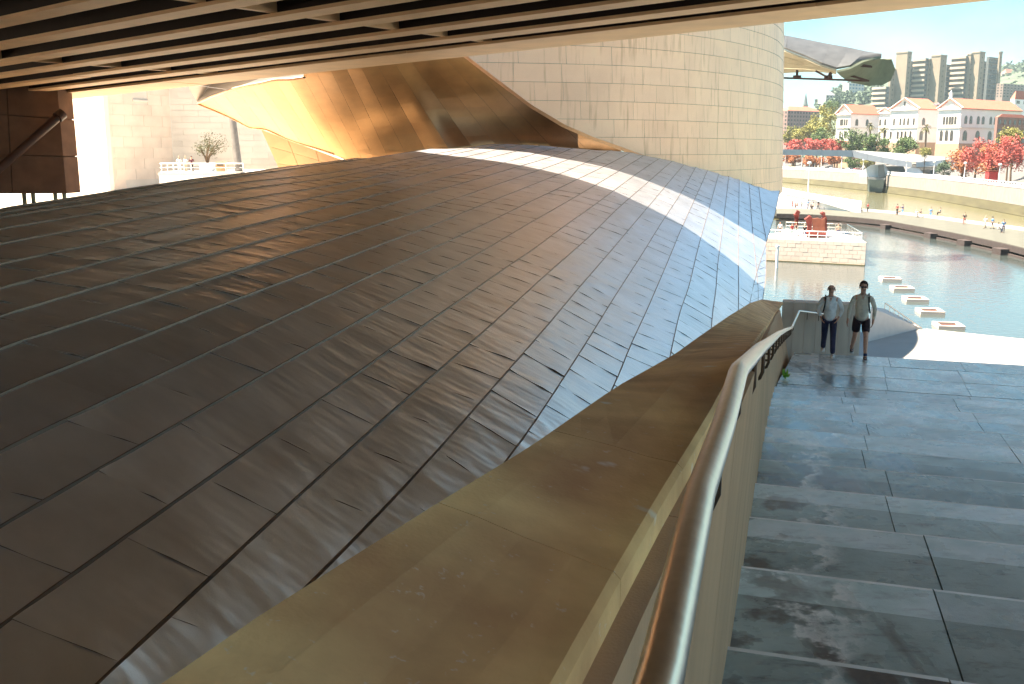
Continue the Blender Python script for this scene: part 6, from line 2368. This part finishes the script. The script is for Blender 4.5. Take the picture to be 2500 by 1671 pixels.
    addmb(cl, 'collar', cmat(tuple(x * .9 for x in topc)))
    vn = MB(); vn.add([(-.042, -.085, h + .545), (.042, -.085, h + .545), (0, -.133, h + .43)], [(0, 1, 2)]); addmb(vn, 'open_neck', sk)
    bu = MB()
    for q in range(5):
        bu.obox((0, -.131 + .004 * q, h + .38 - .085 * q), (.006, 0, 0), (0, .006, 0), (0, 0, .006))
    addmb(bu, 'shirt_buttons', cmat(tuple(x * .6 for x in topc)))
    b = Skel()
    b.j('pelvis', (0, 0, h + .04), (.150, .118))
    for sd_ in (1, -1):
        t = 'L' if sd_ > 0 else 'R'
        kn, an = (P_['lk'] if sd_ > 0 else P_['rk'])
        kn, an = Vector(kn), Vector(an)
        hp = Vector((sd_ * .095, 0, h - .06))
        b.j('hip' + t, hp, .112, 'pelvis')
        if shorts:
            b.j('t' + t, hp.lerp(kn, .45), .102, 'hip' + t).j('k' + t, hp.lerp(kn, .80), .096, 't' + t)
        else:
            b.j('t' + t, hp.lerp(kn, .5), .092, 'hip' + t).j('k' + t, kn, .076, 't' + t).j('c' + t, kn.lerp(an, .5), .068, 'k' + t).j('a' + t, an + Vector((0, -.01, -.03)), .066, 'c' + t)
    put(b.mesh('shorts' if shorts else 'trousers', 'pelvis', 2, cmat(botc)), 'shorts' if shorts else 'trousers', root)
    for sd_ in (1, -1):
        an = Vector((P_['lk'] if sd_ > 0 else P_['rk'])[1])
        f = Skel()
        f.j('heel', an + Vector((0, .05, -.052)), (.042, .036)).j('mid', an + Vector((0, -.05, -.05)), (.047, .036), 'heel').j('toe', an + Vector((0, -.19, -.062)), (.042, .024), 'mid').j('ank', an + Vector((0, .02, .015)), .045, 'heel')
        sh_ = put(f.mesh('shoe', 'heel', 1, cmat(shoec)), 'shoe', root)
        so = MB(); so.smooth = False
        so.prism([an + Vector((x, y, -.092)) for x, y in ((-.045, .09), (.045, .09), (.052, -.05), (.044, -.2), (0, -.235), (-.044, -.2), (-.052, -.05))], (0, 0, .026))
        o = so.build('sole', cmat(CW)); me = o.data; bpy.data.objects.remove(o); put(me, 'sole', sh_)
        if shorts:
            sc_ = Skel(); sc_.j('a', an + Vector((0, 0.005, -.02)), .045).j('b', an + Vector((0, .01, .08)), .047, 'a')
            put(sc_.mesh('sock', 'a', 1, cmat(CN)), 'sock', root)
    st = MB()
    x = strap_side
    st.smooth = False
    pts_ = [Vector((x * .125, .10, h + .50)), Vector((x * .125, .01, h + .565)), Vector((x * .125, -.10, h + .47)), Vector((x * .13, -.142, h + .36)), Vector((x * .15, -.118, h + .22)), Vector((x * .172, -.03, h + .12))]
    for a, b_ in zip(pts_[:-1], pts_[1:]):
        st.bar(a, b_, .034, .012, (0, -1, .3))
    addmb(st, 'bag_strap', M_BLACK)
    bk = ell((0, .21, h + .25), (.15, .10, .24), 12, 8)
    addmb(bk, 'backpack', M_BLACK)
    return root
p1 = dict(h=.93, lk=((.10, -.20, .52), (.115, -.24, .10)), rk=((-.10, .03, .49), (-.115, .30, .15)), le=((.29, .07, 1.13), (.205, -.06, .955)), re=((-.29, .07, 1.13), (-.21, -.05, .95)))
p2 = dict(h=.93, lk=((.11, -.22, .52), (.12, -.28, .095)), rk=((-.12, .04, .49), (-.16, .30, .16)), le=((.28, .03, 1.13), (.25, -.10, .89)), re=((-.27, .04, 1.13), (-.30, -.10, .88)))
wl_ = atz(2020, 867, LAND_Z)
wr_ = atz(2097, 873, LAND_Z)
walker('bald man with glasses in an open white shirt and dark trousers climbing to the landing', Vector((wl_.x, wl_.y, LAND_Z)), 1.74, p1, (.22, .2, .19), (.84, .88, .88), (.035, .035, .08), CW, False, True, False, -1, -TH)
w2 = walker('man in sunglasses, pale henley shirt and dark shorts walking up beside the bald man', Vector((wr_.x, wr_.y, LAND_Z)), 1.84, p2, (.025, .015, .012), (.72, .66, .54), (.03, .018, .025), (.12, .1, .1), True, False, True, 1, -TH)

# ------------------------------------------------------------------ air
m = MB()
m.box(-3050, 3050, -3050, 4050, -3.2, 175)
hz = m.build('haze', bpy.data.materials.new('haze_air'))
hz['kind'] = 'stuff'
hm_ = hz.data.materials[0]
hm_.use_nodes = True
hn = hm_.node_tree.nodes
hn.clear()
ho = hn.new('ShaderNodeOutputMaterial')
hv_ = hn.new('ShaderNodeVolumePrincipled')
hv_.inputs['Color'].default_value = (0.72, 0.92, 1.0, 1)
hv_.inputs['Density'].default_value = 0.00011
hm_.node_tree.links.new(hv_.outputs[0], ho.inputs['Volume'])
